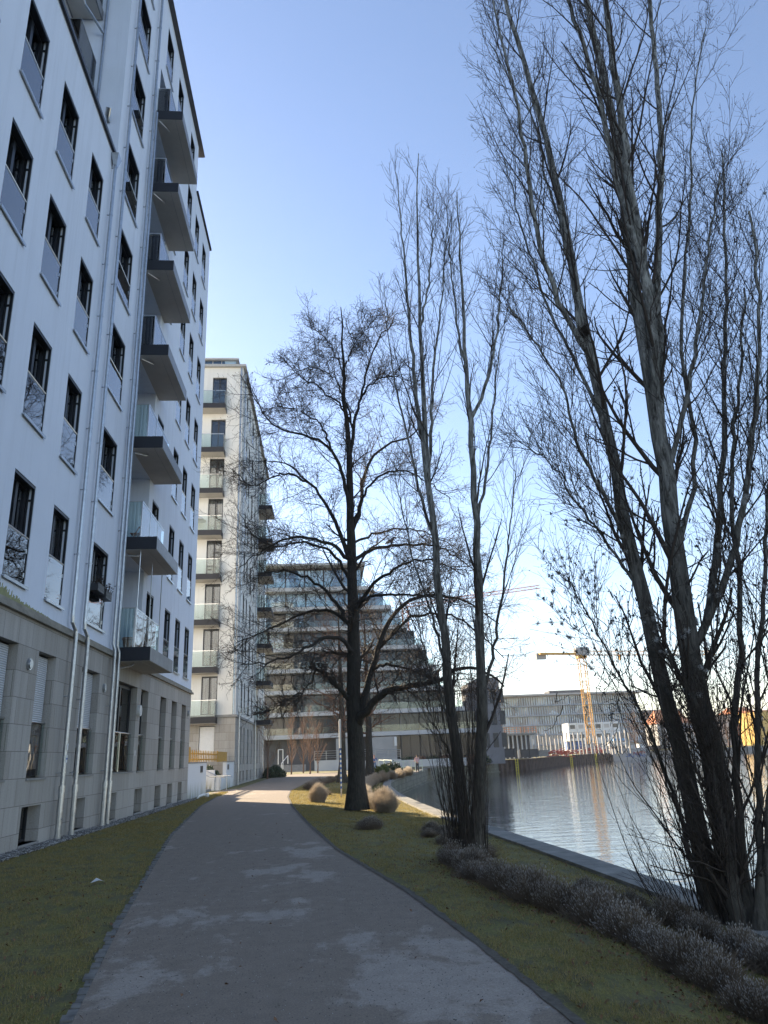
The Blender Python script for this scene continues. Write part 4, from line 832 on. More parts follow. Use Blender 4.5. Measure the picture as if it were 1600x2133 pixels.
lo = leaves('dry_leaves', np.array(lp)+vo_, .017, MT['darkleaf'], '', '', 1.2); lo.parent = vine; tag(lo, kind='stuff')
vl = []
for _ in range(46):
    x, y = random.uniform(1150, 1560), random.uniform(1120, 1500); q = [at(x, y, 8.4)]
    for j in range(7): x += random.gauss(-2, 11); y += random.gauss(10, 24); q.append(at(x, y, 8.4+random.gauss(0, .12)))
    vl.append(limb(q, .0055, .003, 14, .006))
P, R = stack(vl); V, Fq = tubes(P+vo_, R, 4); link('stems', np_mesh('stems', V, [Fq]), MT['twig_grey'], vine)
# dense basal shoots round the foot of the big poplar
def shoots(parent, base, c, n_, hgt, spread, lean, mat, rr=.008, sub=True):
    a = rng.uniform(0, 6.28, n_); p0 = np.array(c)+np.stack([np.cos(a)*rng.uniform(.05, .4, n_), np.sin(a)*rng.uniform(.05, .4, n_), np.zeros(n_)], -1)
    d = unit(np.stack([np.cos(a)*spread*rng.random(n_)+lean[0], np.sin(a)*spread*rng.random(n_)+lean[1], np.ones(n_)], -1)); k = 9; Pn = np.empty((n_, k, 3)); Pn[:, 0] = p0; L = hgt*rng.uniform(.3, 1.1, n_)
    for j in range(1, k): d = unit(d+np.array([0, 0, .09])+rng.normal(0, .05, d.shape)); Pn[:, j] = Pn[:, j-1]+d*(L/(k-1))[:, None]
    Rn = rr*(1-np.linspace(0, 1, k)[None]*.7)*rng.uniform(.5, 1.2, (n_, 1)); o = -np.array(base); pr = [tubes(Pn+o, Rn, 4)]
    s1 = spawn(Pn, Rn, 12, .1, .98, .6, .45, 5, .35, .14, .5, .0025, n_ and 1.0); pr.append(tubes(s1[0]+o, s1[1], 3))
    V, Fs = merge(pr); return link('basal_shoots', np_mesh('basal_shoots', V, Fs), mat, parent)
shoots(bigtree, BIG, (4.35, 8.4, -.22), 60, 4.2, .42, (-.02, 0), MT['twig'])
shoots(bigtree, BIG, (3.95, 8.9, -.22), 22, 2.0, .5, (-.35, .1), MT['twig'])
# --- slimmer double poplar in the middle
Ym = 13.5
spec = [
 ([(975, 1786), (958, 1600), (940, 1480), (925, 1330), (912, 1200), (903, 1100), (893, 1017), (889, 962), (883, 854), (878, 745), (873, 650), (872, 560), (868, 460), (870, 390), (872, 320)], 13.5, 13.9, .11, .01),
 ([(990, 1788), (1000, 1640), (1004, 1500), (1002, 1350), (997, 1230), (991, 1071), (982, 926), (975, 817), (967, 709), (962, 600), (958, 500), (952, 400)], 13.4, 12.8, .12, .01),
 ([(882, 1010), (864, 854), (850, 709), (843, 600), (838, 500), (830, 420), (825, 360)], 13.8, 14.5, .06, .008),
 ([(893, 1000), (897, 872), (903, 763), (915, 660), (925, 560), (930, 480)], 13.8, 13.1, .045, .007),
 ([(984, 895), (1005, 850), (1020, 790), (1032, 727), (1040, 650), (1046, 580), (1050, 500)], 12.9, 12.4, .04, .007),
 ([(992, 1085), (1010, 990), (1022, 900), (1030, 800), (1042, 720), (1060, 640)], 13.1, 13.8, .035, .006),
 ([(903, 1120), (870, 1010), (845, 900), (822, 800), (808, 690), (800, 600)], 13.7, 14.2, .035, .006),
 ([(975, 780), (955, 700), (945, 600), (935, 500), (930, 420)], 13, 13.4, .03, .006),
 ([(876, 700), (890, 620), (900, 520), (903, 430)], 13.9, 13.5, .03, .006),
 ([(935, 1420), (905, 1300), (860, 1160), (835, 1050), (820, 960)], 13.6, 14.4, .03, .006),
 ([(1003, 1440), (1030, 1330), (1050, 1200), (1065, 1080), (1075, 960)], 13.3, 13, .035, .006),
 ([(965, 1560), (935, 1470), (900, 1400), (880, 1330), (870, 1280)], 13.5, 13, .025, .006),
 ([(970, 1720), (950, 1600), (890, 1480), (870, 1400)], 13.6, 13.8, .02, .006),
]
limbs = []
for (p, a, c, r0, r1) in spec:
    q = px(p, a, c)
    if p[0][1] > 1780: lift(q, -.13)
    else: q = snap(q, limbs, a)
    limbs.append(limb(q, r0, r1, 26, .014, .07 if p[0][1] > 1780 else None))
lv = [dict(src=[0], N=15, t0=.14, t1=.97, ang=.45, L=2.1, k=8, up=.7, nz=.06, rr=.33, rmin=.006, lfall=.45, n=4, rend=.3),
      dict(src=[1], N=7, t0=.12, t1=.98, ang=.5, L=.8, k=5, up=.4, nz=.1, rr=.5, rmin=.0042, lfall=.5, n=3, rend=.5),
      dict(src=[0], N=16, t0=.1, t1=.98, ang=.7, L=.8, k=5, up=.5, nz=.12, rr=.12, rmin=.0042, lfall=.3, n=3, rend=.5),
      dict(src=[2], N=2, t0=.2, t1=.97, ang=.7, L=.3, k=4, up=.2, nz=.15, rr=.6, rmin=.003, lfall=.3, n=3, rend=.6)]
MID = (2.35, 13.45, -.13)
mid, chm = tree('poplar_tree', MID, 'slimmer bare poplar with two upright trunks between the path and the canal', limbs, lv, MT['bark_pop'], MT['twig'], 'poplars along the quay')
shoots(mid, MID, (2.35, 13.45, -.13), 85, 4.2, .16, (-.02, 0), MT['twig'], .009)
# --- linden in the middle distance
Yl = 26.4
LM = [  # pts, end depth offset, r0, r1
 ([(744, 1690), (742, 1600), (738, 1500), (737, 1400), (738, 1300), (733, 1200), (730, 1120), (728, 1050), (727, 950), (725, 900), (718, 850), (715, 780), (712, 700), (710, 640)], 0, .33, .02, 0),
 ([(752, 1520), (762, 1490), (785, 1465), (813, 1440), (848, 1428), (890, 1428), (925, 1410), (977, 1386), (1020, 1400), (1050, 1430)], -2.5, .15, .03, 0),
 ([(748, 1500), (757, 1450), (768, 1420), (779, 1380), (792, 1337), (806, 1295), (837, 1253), (890, 1238), (940, 1240), (990, 1260), (1040, 1300)], 1.5, .14, .02, 0),
 ([(785, 1361), (820, 1316), (855, 1288), (907, 1277), (960, 1290), (1010, 1330), (1050, 1370)], 3, .07, .02, 0),
 ([(785, 1390), (800, 1382), (837, 1386), (870, 1398), (905, 1412), (940, 1450)], -2, .06, .02, 0),
 ([(728, 1440), (712, 1430), (697, 1418), (673, 1398), (645, 1390)], -1.5, .10, .04, 0),
 ([(660, 1394), (648, 1424), (620, 1448), (585, 1462), (545, 1490)], -1.5, .035, .01, -1.0),
 ([(728, 1345), (718, 1325), (690, 1312), (655, 1326), (610, 1358), (557, 1379), (500, 1385)], -2.5, .085, .015, 0),
 ([(728, 1300), (715, 1280), (687, 1260), (645, 1265), (592, 1291), (540, 1319), (490, 1340)], 2.5, .08, .015, 0),
 ([(726, 1285), (715, 1262), (687, 1228), (645, 1200), (610, 1190), (575, 1186), (530, 1200)], .5, .08, .015, 0),
 ([(726, 1185), (714, 1165), (687, 1141), (645, 1123), (592, 1123), (540, 1151), (500, 1180)], -1, .08, .015, 0),
 ([(736, 1175), (748, 1158), (764, 1148), (806, 1139), (850, 1136), (890, 1134), (940, 1150), (990, 1190)], 1, .085, .015, 0),
 ([(740, 1250), (755, 1230), (778, 1207), (820, 1176), (872, 1162), (915, 1170), (970, 1200)], -2.5, .08, .015, 0),
 ([(742, 1270), (760, 1250), (785, 1239), (855, 1237), (900, 1242), (960, 1260)], -3.5, .07, .015, 0),
 ([(730, 1080), (724, 1020), (715, 980), (697, 944), (661, 912), (618, 901), (570, 893), (538, 846), (520, 800)], -1.5, .09, .014, 0),
 ([(697, 940), (683, 901), (668, 880), (647, 868), (607, 850), (565, 845)], -2.2, .05, .012, -.9),
 ([(730, 1160), (716, 1122), (700, 1085), (683, 1053), (654, 1013), (607, 966), (560, 959), (525, 960)], 1.5, .10, .014, 0),
 ([(652, 1010), (620, 992), (589, 988), (558, 1000), (527, 1017), (480, 975)], 2, .05, .012, 1.0),
 ([(728, 1200), (712, 1170), (680, 1130), (625, 1122), (563, 1136), (520, 1110), (495, 1060)], 3, .07, .012, 0),
 ([(733, 1110), (742, 1070), (752, 1020), (759, 980), (772, 950), (788, 933), (824, 912), (860, 912), (882, 880), (900, 830)], 1.8, .10, .014, 0),
 ([(727, 960), (735, 900), (745, 850), (758, 800), (766, 763), (780, 725), (792, 701), (813, 680), (830, 650)], -1, .08, .012, 0),
 ([(733, 1100), (750, 1050), (770, 1010), (788, 991), (842, 980), (895, 1005), (940, 1040)], -2, .06, .012, 0),
 ([(734, 1150), (750, 1125), (788, 1107), (842, 1100), (895, 1108), (950, 1140)], 2.5, .06, .012, 0),
 ([(725, 900), (712, 840), (700, 800), (676, 774), (645, 765), (617, 775)], 1.5, .05, .012, 0),
 ([(750, 830), (770, 800), (795, 785), (831, 783), (865, 795)], -2, .04, .01, -.6),
 ([(724, 880), (712, 850), (690, 830), (665, 810), (647, 796), (630, 790), (600, 760), (580, 750)], -1.8, .05, .01, 0),
 ([(716, 800), (698, 740), (672, 700), (640, 680)], 1.4, .03, .01, 0), ([(714, 780), (735, 725), (760, 690), (785, 665)], -1.2, .03, .01, 0),
]
limbs = []
for (p, dY, r0, r1, s0) in LM:
    q = px(p, Yl+s0, Yl+s0+dY)
    if p[0][1] > 1680: lift(q, -.06)
    else: q = snap(q, limbs, 0)
    limbs.append(limb(q, r0, r1, 24, .03, .11 if p[0][1] > 1680 else None))
lv = [dict(src=[0], N=20, t0=.22, t1=.98, lref=5, ang=.8, L=2.2, k=8, up=.35, nz=.16, rr=.3, rmin=.013, lfall=.35, n=4, rend=.3),
      dict(src=[1], N=11, t0=.1, t1=.98, lref=1.4, ang=.8, L=1.05, k=6, up=.05, nz=.2, rr=.5, rmin=.007, lfall=.4, n=3, rend=.5),
      dict(src=[2], N=5, t0=.1, t1=.98, lref=.7, ang=.75, L=.5, k=4, up=-.1, nz=.25, rr=.7, rmin=.0048, lfall=.3, n=3, rend=.6)]
LIN = (1.0, 26.4, -.06)
lin, chl = tree('linden_tree', LIN, 'large spreading bare tree with thick dark trunk beside the sunlit lawn patch', limbs, lv, MT['bark_lin'], MT['twig'])
C4 = chl[3][0]; sel = rng.random(len(C4)) < .3; pts = C4[sel, -1]; hi = pts[:, 2] > 2; pts = pts[hi]
lf = leaves('dry_bracts', pts-np.array(LIN), .022, MT['deadleaf'], '', '', 1.0); lf.parent = lin; tag(lf, kind='stuff')
# --- two trees behind it keep some brown leaves
def auto_tree(name, base, label, H, r0, levels, mt, tw, trunk_frac=1, lean=0, group=None, leafn=0, crown=None, cat='tree'):
    b_ = Vector(base); pts = [b_+Vector((lean*t*H+.05*math.sin(t*5), .04*math.sin(t*7), H*t)) for t in np.linspace(0, 1, 7)]
    root, c_ = tree(name, base, label, [limb(pts, r0, r0*.12, 20, .01*H/10, r0*.5)], levels, mt, tw, group, cat, 10)
    if leafn:
        q = c_[-1][0]; q = q[rng.random(len(q)) < leafn][:, -1]; o = leaves('dead_leaves', q-np.array(base), .05, MT['deadleaf'], '', '', 1); o.parent = root; tag(o, kind='stuff')
    return root
for (x, Y, r, lab) in ((713, 56, .33, 'dark tree trunk with brown leaves left behind the large bare tree'), (770, 60, .36, 'dark tree trunk with brown leaves right behind the large bare tree')):
    p = at(x, 1612, Y); auto_tree('lime_tree', (p.x, Y, gz(p.x, Y)-.05), lab, 13, r, [dict(src=[0], N=26, t0=.22, t1=.97, ang=1.1, L=5.2, k=9, up=.35, nz=.13, rr=.32, rmin=.03, lfall=.55, n=4, rend=.25), dict(src=[1], N=11, t0=.15, t1=.98, ang=.8, L=1.7, k=6, up=.1, nz=.2, rr=.45, rmin=.013, n=3), dict(src=[2], N=6, t0=.1, t1=.98, ang=.8, L=.7, k=4, up=-.1, nz=.25, rr=.6, rmin=.009, n=3)], MT['bark_lin'], MT['twig_red'], group='pair of trees behind the large bare tree', leafn=.45)
# young bare trees on the lawn before the glass building
yl = [(557, 1600, 72, 6.5), (607, 1606, 90, 7), (632, 1601, 96, 6.2), (646, 1606, 88, 7.2), (662, 1603, 93, 5.2)]
labs = ['upright young bare tree right beside the corner of the cream block', 'young bare tree with a straight stem right of the entrance steps', 'thin young tree standing behind its two neighbours on the lawn', 'fullest young bare tree with a wide reddish crown on the lawn', 'small bushy bare tree rightmost on the lawn before the glass building']
for (x, y, Y, H), lab in zip(yl, labs):
    p = at(x, y, Y); auto_tree('young_tree', (p.x, Y, -.02), lab, H, .07, [dict(src=[0], N=30, t0=.12, t1=.96, ang=.6, L=2.6, k=7, up=.6, nz=.08, rr=.4, rmin=.016, lfall=.6, n=3, rend=.3), dict(src=[1], N=9, t0=.15, t1=.98, ang=.6, L=1.0, k=5, up=.3, nz=.12, rr=.5, rmin=.011, n=3)], MT['twig_red'], MT['twig_red'], group='young trees before the glass building', leafn=.1)
auto_tree('young_tree', (-7.8, 41.9, 1.64), 'small fan-shaped bare tree behind the yellow fence', 2.4, .035, [dict(src=[0], N=40, t0=.15, t1=.97, ang=.75, L=1.0, k=6, up=.4, nz=.06, rr=.4, rmin=.006, lfall=.75, n=3)], MT['twig'], MT['twig'])
auto_tree('shrub', (-8.2, 39.1, 1.64), 'reddish bare shrub at the left end of the yellow fence', 1.9, .03, [dict(src=[0], N=50, t0=.05, t1=.97, ang=.8, L=.9, k=6, up=.3, nz=.12, rr=.4, rmin=.006, lfall=.5, n=3), dict(src=[1], N=6, t0=.1, t1=.98, ang=.7, L=.3, k=4, up=.2, nz=.2, rr=.6, rmin=.005, n=3)], MT['twig_red'], MT['twig_red'], cat='shrub')

# ------------------------------------------------------------ lavender and shrubs
def stems_mesh(n_, rx, ry, h, tipl, dens=1.0, dome_=.3, sp=.16):
    cl_ = rng.normal(0, .5, (26, 2)); cl_ /= np.maximum(1, np.linalg.norm(cl_, axis=1, keepdims=True)); ch_ = rng.uniform(.6, 1.1, 26); ci = rng.integers(0, 26, n_)
    b_ = cl_[ci]*.85+rng.normal(0, .14, (n_, 2)); q = np.linalg.norm(b_, axis=1); p0 = np.stack([b_[:, 0]*rx*.75, b_[:, 1]*ry*.75, np.zeros(n_)], -1)
    hh = h*ch_[ci]*(1-dome_*np.minimum(1, q)**2)*rng.uniform(.55, 1.1, n_)
    p3 = p0+np.stack([b_[:, 0]*rx*.3+rng.normal(0, sp*h, n_), b_[:, 1]*ry*.3+rng.normal(0, sp*h, n_), hh], -1); pm = (p0+p3)/2+rng.normal(0, .016, (n_, 3))
    P = np.stack([p0, pm, p3], 1); R = np.tile([[.0024, .0018, .0011]], (n_, 1))*dens; s = tubes(P, R, 3)
    d = unit(p3-pm); T = np.stack([p3-d*tipl, p3-d*tipl*.4, p3+d*.004], 1); tt = (rng.random(n_) < .5)&(p3[:, 2] > h*.4); T = T[tt]; t = tubes(T, np.tile([[.0016, .0036, .0012]], (len(T), 1))*dens, 3); return s, t
BV = []
for i in range(5):
    s, t = stems_mesh(1900, .30, .44, .34, .022)
    a2 = stems_mesh(1200, .34, .5, .2, .02, 1.1, .2, .4)[0]
    V, Fs = merge([s, a2]); BV.append((np_mesh('stems', V, Fs), np_mesh('seedheads', t[0], [t[1]])))
BW = []
for i in range(2):
    s, t = stems_mesh(7000, .40, .46, .78, .05, 1.7, .35, .10); BW.append((np_mesh('stems', *(lambda z: (z[0], [z[1]]))(s)), np_mesh('seedheads', t[0], [t[1]])))
for bm_, (x, y) in [(BV, (0, 0)), (BW, (0, 0))]:
    for s_, t_ in bm_:
        s_.materials.append(MT['lav'] if bm_ is BV else MT['lavwarm']); t_.materials.append(MT['lavtip'] if bm_ is BV else MT['lavwarm'])
def bush(x, y, lab, group, i, sc=1, rz=None, src=BV, sy=1):
    t = empty('lavender_bush', (x, y, gz(x, y)-.01), random.uniform(-.5, .5)+random.choice((0, 3.14)) if rz is None else rz); t.scale = (sc, sc*sy, sc*random.uniform(.78, 1.1)); tag(t, lab, 'shrub', group)
    for nm, me in zip(('stems', 'seedheads'), src[i % len(src)]): o = bpy.data.objects.new(nm, me); COL.objects.link(o); o.parent = t
y = 4.3; i = 0
while y < 13.4:
    x = interp(HA[::-1], y); bush(x+random.gauss(0, .05), y, 'grey-brown lavender bush in the front hedge row nearest the path', 'lavender bushes in the front row', i, random.uniform(.7, 1.08)); y += random.uniform(.42, .66); i += 1
y = 4.8
while y < 10.6:
    x = interp(HB[::-1], y); bush(x+random.gauss(0, .06), y, 'darker lavender bush in the back hedge row along the quay coping', 'lavender bushes in the back row', i, random.uniform(.6, .8)); y += random.uniform(.5, .75); i += 1
for (x, y) in ((2.75, 14.2), (2.9, 15.0), (2.45, 16.2), (2.6, 17.0), (2.3, 17.9), (2.75, 18.4), (2.5, 19.3)): bush(x, y, 'dark low lavender bush near the foot of the slimmer poplar', 'lavender bushes by the slimmer poplar', i, random.uniform(.6, .8)); i += 1
bush(1.0, 19.2, 'grey lavender bush on the lawn, nearer of the two before the large bare tree', None, 1, .95); bush(1.05, 20.1, 'grey lavender bush on the lawn, touching the foot of the large bare tree', None, 2, .85)
bush(-.38, 31.2, 'rounded pale lavender bush sunlit beside the path', None, 0, .8, 0, BW); bush(1.9, 26.6, 'sunlit oblong lavender bush right of the large tree trunk', None, 1, 1.0, .2, BW, 1.7)
for k, (x, y) in enumerate([(1.55, 28.5), (1.45, 30), (1.5, 31.6), (1.5, 33.2), (1.55, 35), (1.6, 37), (1.7, 39), (1.8, 41), (2.0, 43.5), (2.2, 46), (2.5, 49), (2.9, 52), (3.4, 55.5), (4.2, 59), (5.2, 63), (6.2, 67), (7.4, 71)]): bush(x, y, 'greyish lavender bush in the curved hedge beyond the large tree', 'lavender bushes in the curved hedge', k, .75+.02*k, 0, BW, 2.8+.06*k)
for k, (x, y) in enumerate([(-.9, 44), (-.85, 46), (-.7, 48.5), (-.5, 51), (-.2, 54), (.2, 57), (.8, 60)]): bush(x, y, 'lavender bush in the shaded row along the far bend of the path', 'lavender bushes along the path bend', k, 1.4, 0, BV, 1.3)
bush(-.1, 37.8, 'small grey lavender bush alone behind the sign pole', None, 3, .9)
def leafy(name, base, rx, ry, rz_, n_, mat, lab, s=.05, cat='shrub'):
    t = empty(name, base); tag(t, lab, cat); d = unit(rng.normal(0, 1, (n_, 3))); q = rng.uniform(.55, 1.03, (n_, 1))*(1+.12*np.sin(d[:, :1]*7+d[:, 1:2]*5)); p = d*q*np.array([rx, ry, rz_]); p[:, 2] = np.abs(p[:, 2])
    o = leaves('foliage', p, s, mat, '', '', 1.2); o.parent = t; mb = MB()
    for _ in range(14): a = random.uniform(0, 6.28); mb.tube([(0, 0, 0), (rx*.4*math.cos(a), ry*.4*math.sin(a), rz_*.5), (rx*.75*math.cos(a), ry*.75*math.sin(a), rz_*.75)], [.02, .014, .006], 4, False)
    mb.build('stems', MT['twig'], t); return t
leafy('evergreen_shrub', (-7.6, 50.2, .55), .75, 1.7, .8, 5200, MT['green'], 'dark green rounded shrub spilling over the planter by the garden steps', .055)
leafy('evergreen_shrub', (-5.2, 77.5, 0), 1.1, 1.6, 1.0, 3500, MT['green'], 'low dark green shrub at the far corner of the cream block', .08)
for (x, y, Y, s, lab) in ((797, 1607, 66, .9, 'left one of two small round green shrubs on the far lawn'), (815, 1604, 70, 1.1, 'right one of two small round green shrubs on the far lawn')):
    p = at(x, y, Y); leafy('evergreen_shrub', (p.x, Y, gz(p.x, Y)), s, s, s*1.05, 1800, simple('yellow_green_leaf', (.10, .12, .03), .7, 0, .3) if s == .9 else MT['green'], lab, .09)
# ------------------------------------------------------------ sign pole, pigeon, people
p = at(711, 1661, 34.6); t = empty('sign_post', (p.x, 34.6, -.04)); tag(t, 'thin striped pole with a narrow edge-on white sign beside the large tree', 'sign post')
MB().tube([(0, 0, 0), (0, 0, 3.3)], .035, 10).build('pole', MT['steel'], t); mb = MB()
for i in range(9): mb.tube([(0, 0, .35+i*.2), (0, 0, .45+i*.2)], .039, 10)
mb.build('stripe', MT['blue'], t); MB().box((-.045, -.22, 2.05), (.045, .3, 3.25)).build('sign_panel', MT['white'], t, bevel=.008)
p = at(813, 1131, Yl+.4)
t = MB(); q = p+Vector((0, 0, .06)); t.tube([q+Vector((-.2, 0, -.1)), q+Vector((-.08, 0, -.02)), q+Vector((0, 0, .02)), q+Vector((.08, 0, .06)), q+Vector((.11, 0, .12)), q+Vector((.15, 0, .15)), q+Vector((.2, 0, .135))], [.015, .055, .075, .06, .035, .035, .006], 10); t.tube([q+Vector((.03, .02, -.05)), q+Vector((.03, .02, -.13))], .008, 5); t.tube([q+Vector((.03, -.02, -.05)), q+Vector((.03, -.02, -.13))], .008, 5)
tag(t.build('pigeon', MT['bird'], None, smooth=True), 'grey pigeon perched on a branch of the large bare tree', 'bird')
def skin(name, nodes, edges, mat, parent, root_i=0):
    me = bpy.data.meshes.new(name); me.from_pydata([n_[0] for n_ in nodes], edges, []); o = link(name, me, mat, parent)
    md = o.modifiers.new('skin', 'SKIN'); md.use_smooth_shade = True
    for i, n_ in enumerate(nodes):
        sv = me.skin_vertices[0].data[i]; r = n_[1] if isinstance(n_[1], tuple) else (n_[1], n_[1]); sv.radius = r; sv.use_root = (i == root_i)
    s_ = o.modifiers.new('sub', 'SUBSURF'); s_.levels = 1; s_.render_levels = 2; return o
def person(loc, rz, lab, top, legs, hairc, arm_l, arm_r, step=.12, sc=1.0):
    t = empty('person', loc, rz); t.scale = (sc,)*3; tag(t, lab, 'person')
    N = [((0, 0, .95), (.13, .10)), ((0, 0, 1.15), (.12, .09)), ((0, 0, 1.38), (.15, .10)), ((0, 0, 1.5), .055), ((0, .01, 1.62), (.075, .085)), ((0, .01, 1.72), (.06, .07)), ((.2, 0, 1.42), .05), ((-.2, 0, 1.42), .05), (arm_r[0], .042), (arm_r[1], .028), (arm_l[0], .042), (arm_l[1], .028),
         ((.09, 0, .88), .085), ((.1, -step*.4, .5), .058), ((.1, -step, .09), .04), ((-.09, 0, .88), .085), ((-.1, step*.4, .5), .058), ((-.1, step, .09), .04), ((.1, -step+.16, .04), .035), ((-.1, step+.16, .04), .035), ((0, .1, 1.60), .018)]
    E_ = [(0, 1), (1, 2), (2, 3), (3, 4), (4, 5), (2, 6), (2, 7), (6, 8), (8, 9), (7, 10), (10, 11), (0, 12), (12, 13), (13, 14), (0, 15), (15, 16), (16, 17), (14, 18), (17, 19), (4, 20)]
    for hi in (9, 11):
        hp = Vector(N[hi][0]); el = Vector(N[hi-1][0]); d = (hp-el).normalized(); sd_ = d.cross(Vector((0, 0, 1))).normalized() if abs(d.z) < .9 else Vector((0, 1, 0)); N.append((tuple(hp+d*.06), (.036, .018))); pi_ = len(N)-1; E_.append((hi, pi_))
        for j, (o_, ll) in enumerate(((-.03, .06), (-.011, .075), (.010, .07), (.03, .055))): N.append((tuple(hp+d*(.06+ll)+sd_*o_*1.2), .008)); E_.append((pi_, len(N)-1))
        N.append((tuple(hp+d*.05+sd_*.06), .009)); E_.append((hi, len(N)-1))
    skin('body', N, E_, MT['skin'], t)
    k = 1.16; skin('top', [(N[0][0], (.15, .12)), (N[1][0], (.15, .12)), (N[2][0], (.175, .125)), (N[3][0], .07), (N[6][0], .066), (N[7][0], .066), (N[8][0], .056), (N[9][0], .042), (N[10][0], .056), (N[11][0], .042)], [(0, 1), (1, 2), (2, 3), (2, 4), (2, 5), (4, 6), (6, 7), (5, 8), (8, 9)], top, t)
    skin('trousers', [((0, 0, .97), (.14, .11)), (N[12][0], .1), (N[13][0], .072), (N[14][0], .056), (N[15][0], .1), (N[16][0], .072), (N[17][0], .056)], [(0, 1), (1, 2), (2, 3), (0, 4), (4, 5), (5, 6)], legs, t)
    skin('hair', [((0, -.03, 1.66), (.085, .075)), ((0, -.01, 1.74), (.07, .075)), ((0, -.07, 1.56), .05)], [(0, 1), (0, 2)], hairc, t)
    mb = MB(); mb.box((.06, -step-.04, 0), (.14, -step+.21, .07)); mb.box((-.14, step-.04, 0), (-.06, step+.21, .07)); mb.build('shoes', MT['black'], t, bevel=.015); return t
p = at(780, 1594, 96); person((p.x, 96, .0), math.pi, 'person in a dark blue jacket and jeans walking on the sunny forecourt', MT['bluejacket'], MT['jeans'], MT['orangewood'], ((-.32, .02, 1.2), (-.36, .1, .98)), ((.33, .03, 1.2), (.42, .12, 1.05)), .16)
p = at(870, 1606, 80); person((p.x, 80, gz(p.x, 80)+.0), .5, 'person in a pale pink top and dark trousers standing by the quay rail', MT['pink'], MT['darkwear'], MT['hair'], ((-.27, .05, 1.18), (-.2, .25, 1.1)), ((.27, .05, 1.18), (.2, .25, 1.1)), .05)
# ------------------------------------------------------------ far side: railings, terraced glass building, building site, far bank
def railing(name, pts, h, lab, mat, nr=3, gap=1.6, r=.03):
    t = empty(name, pts[0]); tag(t, lab, 'railing'); o = -Vector(pts[0]); mb = MB(); mp = MB()
    for a, c in zip(pts[:-1], pts[1:]):
        a, c = Vector(a), Vector(c); L = (c-a).length; k = max(1, round(L/gap))
        for j in range(nr): z = h*(1-j/nr); mb.tube([a+o+Vector((0, 0, z)), c+o+Vector((0, 0, z))], r, 6)
        for j in range(k+1): q = a.lerp(c, j/k)+o; q2 = MB().tube([q, q+Vector((0, 0, h))], r*1.1, 6).build('post', mat, t)
    mb.build('rail', mat, t); return t
g0 = lambda x, y, Y, dz=0: Vector((at(x, y, Y).x, Y, gz(at(x, y, Y).x, Y)+dz))
railing('railing', [g0(822, 1600, 78), g0(850, 1600, 80), g0(880, 1600, 83)], 1.15, 'pale green metal railing on the lawn by the bend of the quay', MT['greenmetal'], 2, 1.0, .03)
railing('stair_rail', [g0(790, 1597, 84), g0(801, 1597, 80)], 1.25, 'short pale green stair rail at the end of the curved hedge, left one', MT['greenmetal'], 1, 4, .035)
railing('stair_rail', [g0(800, 1597, 84), g0(817, 1599, 79)], 1.25, 'short pale green stair rail at the end of the curved hedge, right one', MT['greenmetal'], 1, 4, .035)
YB = 118.0
def bx(x): return at(x, 1560, YB).x
ramp_o = empty('ramp_wall', (bx(660), 106, 0)); tag(ramp_o, 'long low pale concrete ramp wall in front of the terraced glass building', 'wall')
MB().box((bx(655)*.9, 106, -.1), (bx(728)*.9, 106.4, 1.35)).box((bx(728)*.9+.01, 106.1, -.1), (bx(835)*.9, 106.5, 1.1)).box((bx(835)*.9+.02, 107.5, -.1), (bx(960)*.95, 107.9, .95)).build('wall_panel', MT['ribbon'], ramp_o, -Vector(ramp_o.location))
railing('railing', [(bx(655)*.9, 106.2, 1.35), (bx(728)*.9, 106.2, 1.35)], 1.2, 'grey tube railing on the left part of the concrete ramp wall', MT['zinc'], 4, 1.6, .035)
railing('railing', [(bx(728)*.9+.1, 106.9, 1.5), (bx(835)*.9, 106.9, 1.2)], 1.15, 'grey tube railing on the right part of the concrete ramp wall', MT['zinc'], 4, 1.6, .035)
MB_ = MB()
for i in range(6): MB_.box((bx(588), 108+.35*i, -.05), (bx(640), 108.34+.35*i, .14+.155*i))
tag(MB_.build('entrance_steps', MT['concrete']), 'wide pale entrance steps at the foot of the terraced glass building', 'steps')
railing('handrail', [(bx(592)*.97, 107.9, .1), (bx(603)*.97, 110.2, 1.1)], 1.1, 'white handrail beside the wide entrance steps', MT['white'], 1, 9, .05)
